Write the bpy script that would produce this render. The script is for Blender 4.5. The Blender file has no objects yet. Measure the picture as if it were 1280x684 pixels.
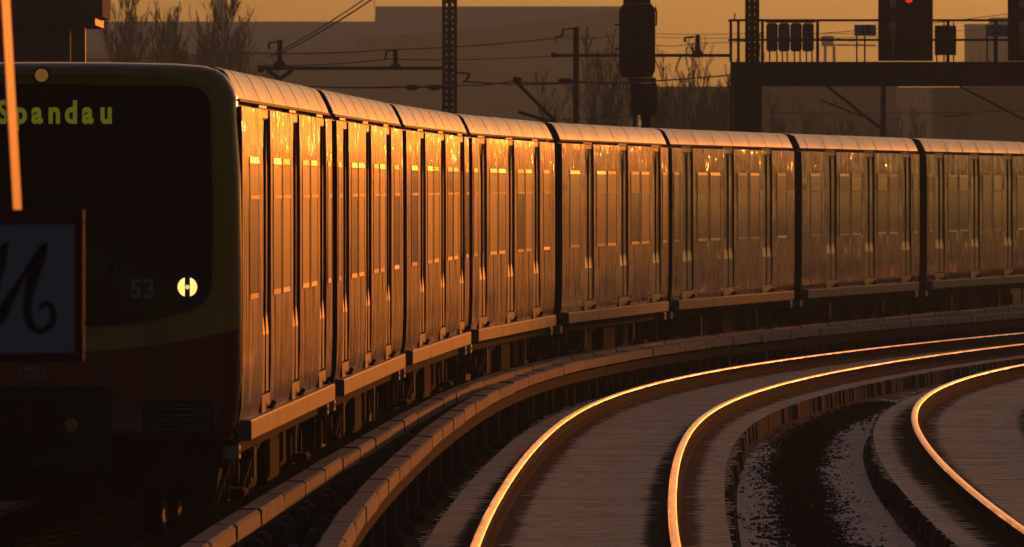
import bpy, bmesh, math, random
import numpy as np
from mathutils import Vector, Matrix

random.seed(7)
R = math.radians
scene = bpy.context.scene
col = scene.collection

# ------------------------------------------------------------------ camera, sky, sun, exposure
FPX, HZ, CAMZ = 14200.0, 233.7, 2.67          # focal length in pixels of the 1280 wide frame, horizon row, eye height above the rails
cam_data = bpy.data.cameras.new('camera')
cam = bpy.data.objects.new('camera', cam_data)
col.objects.link(cam)
scene.camera = cam
cam.location = (0, 0, CAMZ)
cam.rotation_euler = (R(90), 0, 0)
cam_data.sensor_width = 36.0
cam_data.lens = FPX / 1280 * 36
cam_data.shift_y = -(342 - HZ) / 1280
cam_data.clip_start = 0.5
cam_data.clip_end = 6000
cam_data.dof.use_dof = True
cam_data.dof.focus_distance = 125
cam_data.dof.aperture_fstop = 19

SUN_AZ, SUN_EL = 9.0, 2.0
world = bpy.data.worlds.new('World')
scene.world = world
world.use_nodes = True
wn = world.node_tree
sky = wn.nodes.new('ShaderNodeTexSky')
sky.sky_type = 'NISHITA'
sky.sun_disc = False
sky.sun_elevation = R(SUN_EL)
sky.sun_rotation = R(SUN_AZ)
sky.air_density = 0.62
sky.dust_density = 2.2
sky.ozone_density = 0.2
bg = wn.nodes['Background']
bg.inputs[1].default_value = 0.15
tint = wn.nodes.new('ShaderNodeMix')           # the photograph's white balance
tint.data_type = 'RGBA'
tint.blend_type = 'MULTIPLY'
tint.inputs[0].default_value = 1.0
tint.inputs[7].default_value = (1.0, 0.90, 1.38, 1)
wn.links.new(sky.outputs[0], tint.inputs[6])
wn.links.new(tint.outputs[2], bg.inputs[0])

sun_data = bpy.data.lights.new('sun', 'SUN')
sun_data.energy = 3.2
sun_data.angle = R(0.53)
sun_data.color = (1.0, 0.23, 0.02)
sun = bpy.data.objects.new('sun', sun_data)
col.objects.link(sun)
sdir = Vector((math.sin(R(SUN_AZ)) * math.cos(R(SUN_EL)), math.cos(R(SUN_AZ)) * math.cos(R(SUN_EL)), math.sin(R(SUN_EL))))
sun.rotation_euler = (-sdir).to_track_quat('-Z', 'Y').to_euler()
sun.location = sdir * 300

EXPO = -2.22
scene.view_settings.view_transform = 'Standard'
scene.view_settings.look = 'None'
scene.view_settings.exposure = EXPO
scene.view_settings.gamma = 1.0
scene.view_settings.use_curve_mapping = False
LAMP = 2 ** (-EXPO)                            # lamps are given in display units
scene.render.engine = 'CYCLES'
scene.cycles.use_denoising = True
scene.cycles.max_bounces = 4
scene.cycles.use_adaptive_sampling = True
scene.cycles.adaptive_threshold = 0.02
scene.cycles.sample_clamp_indirect = 60


# ------------------------------------------------------------------ helpers
def at(x, y, Y):
    """the point at distance Y that the photograph shows in pixel x, y"""
    return Vector(((x - 640) * Y / FPX, Y, CAMZ + (HZ - y) * Y / FPX))


class MB:
    def __init__(self):
        self.v, self.f, self.m, self.s = [], [], [], []

    def add(self, verts, faces, mi=0, smooth=False):
        o = len(self.v)
        self.v += [tuple(p) for p in verts]
        for f in faces:
            self.f.append([i + o for i in f]); self.m.append(mi); self.s.append(smooth)
        return self

    def box(self, x0, x1, y0, y1, z0, z1, mi=0):
        v = [(x0, y0, z0), (x1, y0, z0), (x1, y1, z0), (x0, y1, z0), (x0, y0, z1), (x1, y0, z1), (x1, y1, z1), (x0, y1, z1)]
        return self.add(v, [(3, 2, 1, 0), (4, 5, 6, 7), (0, 1, 5, 4), (1, 2, 6, 5), (2, 3, 7, 6), (3, 0, 4, 7)], mi)

    def bbox(self, x0, x1, y0, y1, z0, z1, b=0.02, mi=0):
        """box with chamfered edges"""
        v = []
        for sx, xa in ((0, x0), (1, x1)):
            for sy, ya in ((0, y0), (1, y1)):
                for sz, za in ((0, z0), (1, z1)):
                    dx, dy, dz = (b if sx == 0 else -b), (b if sy == 0 else -b), (b if sz == 0 else -b)
                    v += [(xa, ya + dy, za + dz), (xa + dx, ya, za + dz), (xa + dx, ya + dy, za)]
        bm = bmesh.new()
        for p in v: bm.verts.new(p)
        bmesh.ops.convex_hull(bm, input=bm.verts)
        bmesh.ops.dissolve_limit(bm, angle_limit=0.01, verts=bm.verts, edges=bm.edges)
        bm.verts.ensure_lookup_table(); bm.verts.index_update()
        self.add([p.co[:] for p in bm.verts], [[q.index for q in f.verts] for f in bm.faces], mi)
        bm.free()
        return self

    def extrude(self, prof, y0, y1, mi=0, cap=True, closed=True, smooth=False):
        """profile in x,z carried along y"""
        n = len(prof)
        v = [(x, y0, z) for x, z in prof] + [(x, y1, z) for x, z in prof]
        k = n if closed else n - 1
        self.add(v, [(i, (i + 1) % n, n + (i + 1) % n, n + i) for i in range(k)], mi, smooth)
        if cap and closed:
            self.add([(x, y0, z) for x, z in prof], [list(range(n))[::-1]], mi)
            self.add([(x, y1, z) for x, z in prof], [list(range(n))], mi)
        return self

    def tube(self, pts, r, n=5, mi=0, cap=True):
        """round bar through the points; r one radius or one for each point"""
        pts = [Vector(p) for p in pts]
        rs = r if isinstance(r, (list, tuple)) else [r] * len(pts)
        v, f = [], []
        for i, p in enumerate(pts):
            d = (pts[min(i + 1, len(pts) - 1)] - pts[max(i - 1, 0)]).normalized()
            a = d.orthogonal().normalized() if abs(d.z) > 0.9 else d.cross(Vector((0, 0, 1))).normalized()
            b = d.cross(a)
            for k in range(n):
                t = 2 * math.pi * (k + 0.5) / n
                v.append(p + (a * math.cos(t) + b * math.sin(t)) * rs[i])
        for i in range(len(pts) - 1):
            for k in range(n):
                f.append((i * n + k, i * n + (k + 1) % n, (i + 1) * n + (k + 1) % n, (i + 1) * n + k))
        if cap:
            f.append(list(range(n))[::-1]); f.append([(len(pts) - 1) * n + k for k in range(n)])
        return self.add(v, f, mi, n > 6)

    def bar(self, a, b, w, h=None, mi=0):
        return self.tube([a, b], w * 0.7071, 4, mi)

    def disc(self, c, r, y0, y1, n=24, mi=0):
        """flat cylinder whose axis is y"""
        pr = [(c[0] + r * math.cos(2 * math.pi * k / n), c[1] + r * math.sin(2 * math.pi * k / n)) for k in range(n)]
        return self.extrude(pr, y0, y1, mi)

    def wheel(self, x0, x1, yc, zc, r, n=24, mi=0):
        v = [(x0, yc + r * math.cos(2 * math.pi * k / n), zc + r * math.sin(2 * math.pi * k / n)) for k in range(n)]
        v += [(x1, p[1], p[2]) for p in v]
        return self.add(v, [(k, (k + 1) % n, n + (k + 1) % n, n + k) for k in range(n)] + [list(range(n))[::-1], [n + k for k in range(n)]], mi)

    def mesh(self, name, mats):
        me = bpy.data.meshes.new(name)
        me.from_pydata(self.v, [], self.f)
        for m in (mats if isinstance(mats, (list, tuple)) else [mats]): me.materials.append(m)
        me.polygons.foreach_set('material_index', self.m)
        me.polygons.foreach_set('use_smooth', self.s)
        bm = bmesh.new(); bm.from_mesh(me); bmesh.ops.recalc_face_normals(bm, faces=bm.faces); bm.to_mesh(me); bm.free()
        me.update()
        return me

    def build(self, name, mats, parent=None):
        return link(name, self.mesh(name, mats), parent)


def link(name, me, parent=None, loc=None, rz=None):
    o = bpy.data.objects.new(name, me)
    col.objects.link(o)
    o.parent = parent
    if loc is not None: o.location = loc
    if rz is not None: o.rotation_euler = (0, 0, rz)
    return o


def tag(o, label=None, cat=None, group=None, kind=None):
    for k, val in (('label', label), ('category', cat), ('group', group), ('kind', kind)):
        if val: o[k] = val
    return o


def thing(name, label, cat, loc=(0, 0, 0), rz=0, group=None):
    o = bpy.data.objects.new(name, None)
    o.empty_display_size = 0.2
    col.objects.link(o)
    o.location = loc
    o.rotation_euler = (0, 0, rz)
    return tag(o, label, cat, group)


# ------------------------------------------------------------------ materials
def material(name, base, rough=0.6, metal=0.0, coat=0.0, coat_rough=0.1, vary=None, bump=None, rough_vary=None, emit=None, ior=None):
    """vary = (second colour, scale xyz, contrast low, high); bump = (scale xyz, distance, strength); rough_vary = (scale xyz, low, high)"""
    m = bpy.data.materials.new(name)
    m.use_nodes = True
    nt = m.node_tree
    b = nt.nodes['Principled BSDF']
    b.inputs['Base Color'].default_value = (*base, 1)
    b.inputs['Roughness'].default_value = rough
    b.inputs['Metallic'].default_value = metal
    b.inputs['Coat Weight'].default_value = coat
    b.inputs['Coat Roughness'].default_value = coat_rough
    if ior: b.inputs['IOR'].default_value = ior
    if emit:
        b.inputs['Emission Color'].default_value = (*emit[0], 1)
        b.inputs['Emission Strength'].default_value = emit[1]
    tc = nt.nodes.new('ShaderNodeTexCoord')

    def noise(scale, detail=4):
        mp = nt.nodes.new('ShaderNodeMapping')
        mp.inputs['Scale'].default_value = scale
        nt.links.new(tc.outputs['Object'], mp.inputs['Vector'])
        n = nt.nodes.new('ShaderNodeTexNoise')
        n.inputs['Scale'].default_value = 1
        n.inputs['Detail'].default_value = detail
        nt.links.new(mp.outputs[0], n.inputs['Vector'])
        return n.outputs['Fac']

    def rng(src, a, b_, lo, hi):
        r = nt.nodes.new('ShaderNodeMapRange')
        for k, val in zip(range(1, 5), (a, b_, lo, hi)): r.inputs[k].default_value = val
        nt.links.new(src, r.inputs[0])
        return r.outputs[0]
    m['base_socket'] = 0
    if vary:
        c2, sc, lo, hi = vary
        mix = nt.nodes.new('ShaderNodeMix'); mix.data_type = 'RGBA'
        mix.inputs[6].default_value = (*base, 1); mix.inputs[7].default_value = (*c2, 1)
        nt.links.new(rng(noise(sc), lo, hi, 0, 1), mix.inputs[0])
        nt.links.new(mix.outputs[2], b.inputs['Base Color'])
    if rough_vary:
        sc, lo, hi = rough_vary
        nt.links.new(rng(noise(sc), 0.35, 0.68, lo, hi), b.inputs['Roughness'])
    if bump:
        sc, dist, st = bump
        bp = nt.nodes.new('ShaderNodeBump')
        bp.inputs['Distance'].default_value = dist
        bp.inputs['Strength'].default_value = st
        nt.links.new(noise(sc, 3), bp.inputs['Height'])
        nt.links.new(bp.outputs[0], b.inputs['Normal'])
        if coat: nt.links.new(bp.outputs[0], b.inputs['Coat Normal'])
    return m


def two_tone(name, up, low, expr, rough, streak, **kw):
    """paint that changes colour below a height, with grime streaks running down; expr(nt, sep) gives 0 above and 1 below"""
    m = material(name, up, rough, **kw)
    nt = m.node_tree
    b = nt.nodes['Principled BSDF']
    tc = nt.nodes.new('ShaderNodeTexCoord')
    sep = nt.nodes.new('ShaderNodeSeparateXYZ')
    nt.links.new(tc.outputs['Object'], sep.inputs[0])
    mix = nt.nodes.new('ShaderNodeMix'); mix.data_type = 'RGBA'
    mix.inputs[6].default_value = (*up, 1); mix.inputs[7].default_value = (*low, 1)
    nt.links.new(expr(nt, sep), mix.inputs[0])
    mp = nt.nodes.new('ShaderNodeMapping'); mp.inputs['Scale'].default_value = streak
    nt.links.new(tc.outputs['Object'], mp.inputs['Vector'])
    ns = nt.nodes.new('ShaderNodeTexNoise'); ns.inputs['Scale'].default_value = 1; ns.inputs['Detail'].default_value = 5
    nt.links.new(mp.outputs[0], ns.inputs['Vector'])
    r = nt.nodes.new('ShaderNodeMapRange')
    for k, val in zip(range(1, 5), (0.45, 0.75, 0, 0.55)): r.inputs[k].default_value = val
    nt.links.new(ns.outputs['Fac'], r.inputs[0])
    dirt = nt.nodes.new('ShaderNodeMix'); dirt.data_type = 'RGBA'
    dirt.inputs[7].default_value = (0.09, 0.065, 0.045, 1)
    nt.links.new(mix.outputs[2], dirt.inputs[6]); nt.links.new(r.outputs[0], dirt.inputs[0])
    nt.links.new(dirt.outputs[2], b.inputs['Base Color'])
    return m


def below(level, curve=0.0):
    def ex(nt, sep):
        sq = nt.nodes.new('ShaderNodeMath'); sq.operation = 'MULTIPLY'
        nt.links.new(sep.outputs['X'], sq.inputs[0]); nt.links.new(sep.outputs['X'], sq.inputs[1])
        ma = nt.nodes.new('ShaderNodeMath'); ma.operation = 'MULTIPLY_ADD'
        ma.inputs[1].default_value = curve; ma.inputs[2].default_value = level
        nt.links.new(sq.outputs[0], ma.inputs[0])
        lt = nt.nodes.new('ShaderNodeMath'); lt.operation = 'LESS_THAN'
        nt.links.new(sep.outputs['Z'], lt.inputs[0]); nt.links.new(ma.outputs[0], lt.inputs[1])
        return lt.outputs[0]
    return ex


OCHRE, REDP = (0.34, 0.095, 0.010), (0.20, 0.02, 0.012)
M = {}
M['side'] = two_tone('side_paint', OCHRE, REDP, below(1.42), 0.32, (3, 2.2, 0.25), coat=0.45, coat_rough=0.06,
                     rough_vary=((2, 2.6, 0.7), 0.17, 0.43), bump=((1, 2.4, 2.0), 0.008, 0.55))


def droplets(m, scale, dist, mask_scale, lo, hi):
    """dents and dried drops that only the clear coat follows, so that it breaks into small glints"""
    nt = m.node_tree
    b = nt.nodes['Principled BSDF']
    tc = nt.nodes.new('ShaderNodeTexCoord')
    outs = []
    for sc, det in ((scale, 2), (mask_scale, 3)):
        mp = nt.nodes.new('ShaderNodeMapping'); mp.inputs['Scale'].default_value = sc
        nt.links.new(tc.outputs['Object'], mp.inputs['Vector'])
        n_ = nt.nodes.new('ShaderNodeTexNoise'); n_.inputs['Scale'].default_value = 1; n_.inputs['Detail'].default_value = det
        nt.links.new(mp.outputs[0], n_.inputs['Vector'])
        outs.append(n_.outputs['Fac'])
    r = nt.nodes.new('ShaderNodeMapRange')
    for k, val in zip(range(1, 5), (lo, hi, 0, 1)): r.inputs[k].default_value = val
    nt.links.new(outs[1], r.inputs[0])
    mu = nt.nodes.new('ShaderNodeMath'); mu.operation = 'MULTIPLY'
    nt.links.new(outs[0], mu.inputs[0]); nt.links.new(r.outputs[0], mu.inputs[1])
    sp_ = nt.nodes.new('ShaderNodeSeparateXYZ'); nt.links.new(tc.outputs['Object'], sp_.inputs[0])     # rain running off the eaves marks the top of the side most
    rz_ = nt.nodes.new('ShaderNodeMapRange')
    for k, val in zip(range(1, 5), (2.62, 2.95, 0.12, 1)): rz_.inputs[k].default_value = val
    nt.links.new(sp_.outputs['Z'], rz_.inputs[0])
    mz = nt.nodes.new('ShaderNodeMath'); mz.operation = 'MULTIPLY'
    nt.links.new(mu.outputs[0], mz.inputs[0]); nt.links.new(rz_.outputs[0], mz.inputs[1]); mu = mz
    bp = nt.nodes.new('ShaderNodeBump'); bp.inputs['Distance'].default_value = dist; bp.inputs['Strength'].default_value = 1.0
    nt.links.new(mu.outputs[0], bp.inputs['Height'])
    for lk in list(b.inputs['Coat Normal'].links): nt.links.remove(lk)
    nt.links.new(bp.outputs[0], b.inputs['Coat Normal'])


droplets(M['side'], (1, 6.0, 3.2), 0.085, (1, 1.3, 1.0), 0.40, 0.62)
M['side'].node_tree.nodes['Principled BSDF'].inputs['Specular IOR Level'].default_value = 0.36
M['cab'] = two_tone('cab_paint', (0.60, 0.36, 0.05), (0.30, 0.012, 0.012), below(1.42, 0.08), 0.35, (2, 2, 0.6), coat=0.6, coat_rough=0.12)
M['door'] = material('door_paint', OCHRE, 0.36, coat=0.6, coat_rough=0.2, vary=((0.24, 0.09, 0.02), (3, 2, 0.4), 0.45, 0.7),
                     bump=((1, 1.6, 0.6), 0.003, 0.5))
M['recess'] = material('recess_paint', (0.02, 0.016, 0.012), 0.6)
M['roof'] = material('roof_paint', (0.52, 0.56, 0.38), 0.55, coat=0.8, coat_rough=0.25, vary=((0.43, 0.46, 0.30), (1.2, 0.5, 1), 0.4, 0.7), rough_vary=((1, 0.8, 1), 0.44, 0.58))
M['seam'] = material('roof_seam_paint', (0.42, 0.39, 0.30), 0.7)
M['glass'] = material('carriage_glass', (0.02, 0.016, 0.013), 0.24, ior=1.52, coat=0.4, coat_rough=0.08, bump=((1, 1.8, 1.2), 0.005, 0.7))
_nt = M['glass'].node_tree
_oi = _nt.nodes.new('ShaderNodeObjectInfo'); _mr = _nt.nodes.new('ShaderNodeMapRange')
for _k, _v in zip(range(1, 5), (0.0, 1.0, 0.18, 0.44)): _mr.inputs[_k].default_value = _v
_nt.links.new(_oi.outputs['Random'], _mr.inputs[0]); _nt.links.new(_mr.outputs[0], _nt.nodes['Principled BSDF'].inputs['Roughness'])
M['frame'] = material('window_frame_paint', (0.22, 0.13, 0.05), 0.34, coat=0.4, coat_rough=0.2, vary=((0.10, 0.08, 0.06), (4, 4, 4), 0.4, 0.7))
M['alu'] = material('worn_aluminium', (0.5, 0.48, 0.45), 0.36, metal=0.85, vary=((0.30, 0.27, 0.24), (3, 1.5, 2), 0.35, 0.7))
M['step'] = material('step_board_plastic', (0.30, 0.23, 0.15), 0.5, vary=((0.22, 0.17, 0.12), (5, 1.1, 4), 0.4, 0.65), bump=((6, 3, 6), 0.004, 0.4))
M['kick'] = material('kick_plate_steel', (0.62, 0.50, 0.36), 0.46, vary=((0.48, 0.38, 0.28), (3, 3, 2), 0.4, 0.7))
M['black'] = material('black_rubber', (0.012, 0.011, 0.010), 0.7)
M['under'] = material('underframe_grime', (0.012, 0.010, 0.008), 0.85, vary=((0.026, 0.017, 0.012), (4, 4, 4), 0.45, 0.75), bump=((9, 9, 9), 0.01, 0.5))
M['under'].node_tree.nodes['Principled BSDF'].inputs['Specular IOR Level'].default_value = 0.06
M['wheel'] = material('wheel_steel', (0.05, 0.035, 0.028), 0.5, metal=0.6)
M['rail_rust'] = material('rail_rust', (0.10, 0.045, 0.025), 0.9, vary=((0.05, 0.03, 0.02), (6, 6, 12), 0.4, 0.7))
M['rail_top'] = material('rail_polished', (0.66, 0.60, 0.52), 0.42, metal=1.0, rough_vary=((6, 0.7, 6), 0.32, 0.5))
M['rail_rust'].node_tree.nodes['Principled BSDF'].inputs['Specular IOR Level'].default_value = 0.15
_nt = M['rail_top'].node_tree
_b = _nt.nodes['Principled BSDF']
_at = _nt.nodes.new('ShaderNodeAttribute'); _at.attribute_name = 'across'
_b.inputs['Anisotropic'].default_value = 0.9
_nt.links.new(_at.outputs['Vector'], _b.inputs['Tangent'])
M['cover'] = material('cover_board_timber', (0.62, 0.48, 0.33), 0.68, vary=((0.42, 0.32, 0.22), (6, 1.5, 6), 0.38, 0.7), bump=((14, 3, 14), 0.006, 0.5))
M['bracket'] = material('bracket_iron', (0.02, 0.018, 0.016), 0.6)
M['bolt'] = material('frosted_bolt', (0.45, 0.45, 0.45), 0.5)
M['iron'] = material('mast_steel', (0.035, 0.038, 0.036), 0.55, vary=((0.055, 0.05, 0.045), (2, 2, 2), 0.4, 0.7))
M['gantry'] = material('gantry_steel', (0.032, 0.030, 0.028), 0.6, vary=((0.05, 0.042, 0.035), (1.5, 1.5, 1.5), 0.4, 0.7))
M['cabinet'] = material('cabinet_grey', (0.22, 0.21, 0.20), 0.5, vary=((0.15, 0.14, 0.13), (3, 3, 1), 0.4, 0.7))
M['signal'] = material('signal_black', (0.012, 0.012, 0.013), 0.55)
M['white'] = material('enamel_white', (0.62, 0.62, 0.6), 0.4, vary=((0.5, 0.49, 0.46), (5, 5, 5), 0.45, 0.7))
M['red'] = material('enamel_red', (0.32, 0.02, 0.02), 0.4)
M['yellow'] = material('enamel_yellow', (0.6, 0.33, 0.03), 0.4)
M['print'] = material('black_print', (0.02, 0.02, 0.02), 0.5)
M['bark'] = material('bark', (0.045, 0.035, 0.028), 0.9)
M['twig'] = material('twig_bark', (0.05, 0.038, 0.03), 0.9)
M['wire'] = material('wire_copper', (0.02, 0.018, 0.016), 0.5)
M['hall_roof'] = material('hall_roof_metal', (0.48, 0.58, 0.60), 0.75, vary=((0.40, 0.48, 0.50), (0.05, 0.05, 0.3), 0.4, 0.7))
M['hall_wall'] = material('hall_wall_render', (0.15, 0.13, 0.11), 0.9, vary=((0.12, 0.11, 0.095), (0.1, 0.1, 0.1), 0.4, 0.7))
M['hall_dark'] = material('hall_base_render', (0.085, 0.075, 0.07), 0.9)
M['concrete'] = material('far_concrete', (0.28, 0.26, 0.25), 0.9)
M['window_dark'] = material('far_window_glass', (0.03, 0.035, 0.04), 0.15)
M['cabin'] = material('cabin_cladding', (0.035, 0.05, 0.055), 0.5, vary=((0.028, 0.04, 0.045), (1, 1, 0.4), 0.4, 0.7))
M['cabin_side'] = material('cabin_end_cladding', (0.10, 0.09, 0.08), 0.8)
M['louvre'] = material('louvre_metal', (0.10, 0.10, 0.10), 0.5)
M['green'] = material('green_paint', (0.03, 0.09, 0.02), 0.5)
M['display'] = material('display_amber', (0.05, 0.05, 0.01), 0.5, emit=((0.36, 0.33, 0.015), 0.26 * LAMP))
M['lamp'] = material('headlamp_glow', (0.8, 0.7, 0.4), 0.3, emit=((1.0, 0.64, 0.14), 1.7 * LAMP))
M['lamp_core'] = material('headlamp_core', (0.8, 0.7, 0.5), 0.3, emit=((1.0, 0.66, 0.25), 0.9 * LAMP))
M['marker'] = material('marker_lamp_glass', (0.55, 0.33, 0.08), 0.25, emit=((1.0, 0.50, 0.08), 0.13 * LAMP))
M['red_lamp'] = material('signal_red_light', (0.5, 0.02, 0.02), 0.3, emit=((1.0, 0.03, 0.02), 0.9 * LAMP))
M['amber_dim'] = material('amber_reflector', (0.55, 0.28, 0.03), 0.3)
M['pale_print'] = material('pale_print', (0.30, 0.31, 0.30), 0.6)
M['sign_face'] = material('sign_enamel_pale', (0.40, 0.44, 0.43), 0.6, vary=((0.36, 0.39, 0.38), (6, 6, 6), 0.4, 0.7))
M['sign_rim'] = material('sign_rim_red', (0.22, 0.012, 0.02), 0.5)
M['rod'] = material('galvanised_rod', (0.36, 0.30, 0.23), 0.5, metal=0.3)
M['weed'] = material('withered_weed', (0.045, 0.05, 0.028), 0.85, vary=((0.09, 0.06, 0.035), (9, 9, 9), 0.45, 0.65))


def frost_material(name, bare, frost, lo, hi, scale, stain_shade=False, bump=None, rfrost=0.48):
    """frost lying on a rough surface; with stain, a strip along the rails is dark from melted frost, brake dust and painted fastening shadows"""
    m = material(name, bare, 0.5, bump=bump or ((30, 30, 30), 0.006, 0.5))
    nt = m.node_tree
    b = nt.nodes['Principled BSDF']
    tc = nt.nodes.new('ShaderNodeTexCoord')
    oi = nt.nodes.new('ShaderNodeObjectInfo')
    add = nt.nodes.new('ShaderNodeVectorMath'); add.operation = 'ADD'
    sc = nt.nodes.new('ShaderNodeVectorMath'); sc.operation = 'SCALE'; sc.inputs[3].default_value = 40.0
    cmb = nt.nodes.new('ShaderNodeCombineXYZ')
    nt.links.new(oi.outputs['Random'], cmb.inputs[0]); nt.links.new(cmb.outputs[0], sc.inputs[0])
    nt.links.new(tc.outputs['Object'], add.inputs[0]); nt.links.new(sc.outputs[0], add.inputs[1])
    ns = nt.nodes.new('ShaderNodeTexNoise'); ns.inputs['Scale'].default_value = scale; ns.inputs['Detail'].default_value = 6
    nt.links.new(add.outputs[0], ns.inputs['Vector'])
    r = nt.nodes.new('ShaderNodeMapRange')
    for k, val in zip(range(1, 5), (lo, hi, 0, 1)): r.inputs[k].default_value = val
    nt.links.new(ns.outputs['Fac'], r.inputs[0])
    fac = r.outputs[0]
    if stain_shade:
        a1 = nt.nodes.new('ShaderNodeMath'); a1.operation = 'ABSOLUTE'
        if stain_shade == 'lateral':
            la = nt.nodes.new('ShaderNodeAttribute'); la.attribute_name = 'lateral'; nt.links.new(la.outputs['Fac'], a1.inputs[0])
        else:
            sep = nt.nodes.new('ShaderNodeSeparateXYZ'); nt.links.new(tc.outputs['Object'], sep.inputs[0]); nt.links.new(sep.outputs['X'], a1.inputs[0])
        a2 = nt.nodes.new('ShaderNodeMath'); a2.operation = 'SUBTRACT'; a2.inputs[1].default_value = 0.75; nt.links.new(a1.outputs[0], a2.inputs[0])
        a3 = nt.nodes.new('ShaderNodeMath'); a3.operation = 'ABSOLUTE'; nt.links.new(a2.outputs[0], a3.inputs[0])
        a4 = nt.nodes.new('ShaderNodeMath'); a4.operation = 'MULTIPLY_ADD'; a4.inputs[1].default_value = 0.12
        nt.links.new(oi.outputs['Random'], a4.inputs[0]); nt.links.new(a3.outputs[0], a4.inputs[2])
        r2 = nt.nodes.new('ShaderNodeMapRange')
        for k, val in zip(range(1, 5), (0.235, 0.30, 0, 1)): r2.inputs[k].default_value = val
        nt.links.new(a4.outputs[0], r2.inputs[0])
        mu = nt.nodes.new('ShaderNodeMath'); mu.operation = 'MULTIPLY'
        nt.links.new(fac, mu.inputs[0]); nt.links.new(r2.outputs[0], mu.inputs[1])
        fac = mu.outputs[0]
    ge = nt.nodes.new('ShaderNodeNewGeometry'); sz = nt.nodes.new('ShaderNodeSeparateXYZ')
    nt.links.new(ge.outputs['True Normal'], sz.inputs[0])
    r3 = nt.nodes.new('ShaderNodeMapRange')
    for k, val in zip(range(1, 5), (0.4, 0.8, 0.12, 1)): r3.inputs[k].default_value = val
    nt.links.new(sz.outputs['Z'], r3.inputs[0])
    m3 = nt.nodes.new('ShaderNodeMath'); m3.operation = 'MULTIPLY'
    nt.links.new(fac, m3.inputs[0]); nt.links.new(r3.outputs[0], m3.inputs[1])
    fac = m3.outputs[0]
    mix = nt.nodes.new('ShaderNodeMix'); mix.data_type = 'RGBA'
    mix.inputs[6].default_value = (*bare, 1); mix.inputs[7].default_value = (*frost, 1)
    nt.links.new(fac, mix.inputs[0]); nt.links.new(mix.outputs[2], b.inputs['Base Color'])
    r4 = nt.nodes.new('ShaderNodeMapRange')
    for k, val in zip(range(1, 5), (0.0, 1.0, 0.95, rfrost)): r4.inputs[k].default_value = val
    nt.links.new(fac, r4.inputs[0]); nt.links.new(r4.outputs[0], b.inputs['Roughness'])
    return m


M['sleeper'] = frost_material('frosted_sleeper', (0.06, 0.042, 0.032), (0.74, 0.60, 0.47), 0.0, 0.5, 5.0, stain_shade=True)
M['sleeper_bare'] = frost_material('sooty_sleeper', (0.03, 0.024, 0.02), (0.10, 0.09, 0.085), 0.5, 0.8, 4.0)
M['ballast'] = frost_material('dusted_ballast', (0.04, 0.032, 0.028), (0.72, 0.585, 0.46), 0.0, 0.5, 9.0, stain_shade='lateral')
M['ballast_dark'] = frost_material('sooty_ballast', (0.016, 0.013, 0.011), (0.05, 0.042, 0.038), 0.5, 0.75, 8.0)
M['gravel'] = frost_material('frosted_gravel', (0.10, 0.095, 0.09), (0.85, 0.80, 0.76), 0.2, 0.5, 14.0, rfrost=0.55)
M['ground'] = frost_material('dark_ground', (0.022, 0.018, 0.016), (0.06, 0.055, 0.05), 0.5, 0.75, 1.5)

# ------------------------------------------------------------------ track geometry
NODES = np.array([-60, -20, 5, 25, 45, 65, 85, 105, 125, 150, 200.0])
DS = 0.5
SS = np.arange(-66, 330, DS)


def make_path(x0, heads):
    th = np.interp(SS, NODES, heads)
    th = np.convolve(np.pad(th, 20, mode='edge'), np.ones(41) / 41, 'valid')
    i0 = int(np.argmin(abs(SS)))
    X = np.concatenate([[0], np.cumsum(np.sin(th) * DS)])[:-1]
    Y = np.concatenate([[0], np.cumsum(np.cos(th) * DS)])[:-1]
    X += x0 - X[i0]; Y += 86 - Y[i0]
    k = np.gradient(th, DS)
    k = np.convolve(np.pad(k, 20, mode='edge'), np.ones(41) / 41, 'valid')
    return X, Y, th, k


PATHS = {
    1: make_path(-3.538, [0.01, 0.017, 0.024, 0.0241, 0.0302, 0.0631, 0.106, 0.1467, 0.1571, 0.1652, 0.1733]),
    2: make_path(0.487, [-0.0209, -0.0041, 0.0127, 0.0193, 0.0338, 0.077, 0.1233, 0.1592, 0.1874, 0.2156, 0.2437]),
    3: make_path(4.741, [-0.0192, -0.008, 0.0032, 0.0146, 0.0305, 0.0718, 0.1283, 0.1852, 0.2421, 0.299, 0.3559]),
}
CANT = {1: 0.0, 2: 28.0, 3: 0.0}


def on_track(t, s, d, z=0.0):
    X, Y, th, k = PATHS[t]
    x, y, h, kk = (float(np.interp(s, SS, a)) for a in (X, Y, th, k))
    roll = max(0.0, kk) * CANT[t] / 1.5
    return Vector((x + d * math.cos(h), y - d * math.sin(h), z - d * roll)), -h, roll


# ------------------------------------------------------------------ ground
g = MB()
gx = [-420, -60, -12, 0, 12, 60, 420]
gy = [-60, 0, 40, 80, 130, 180, 240, 320, 500, 900, 1500, 2390]
v = [(x, y, -0.42) for y in gy for x in gx]
n = len(gx)
g.add(v, [(j * n + i, j * n + i + 1, (j + 1) * n + i + 1, (j + 1) * n + i) for j in range(len(gy) - 1) for i in range(n - 1)])
tag(g.build('ground', M['ground']), kind='structure')


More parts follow.
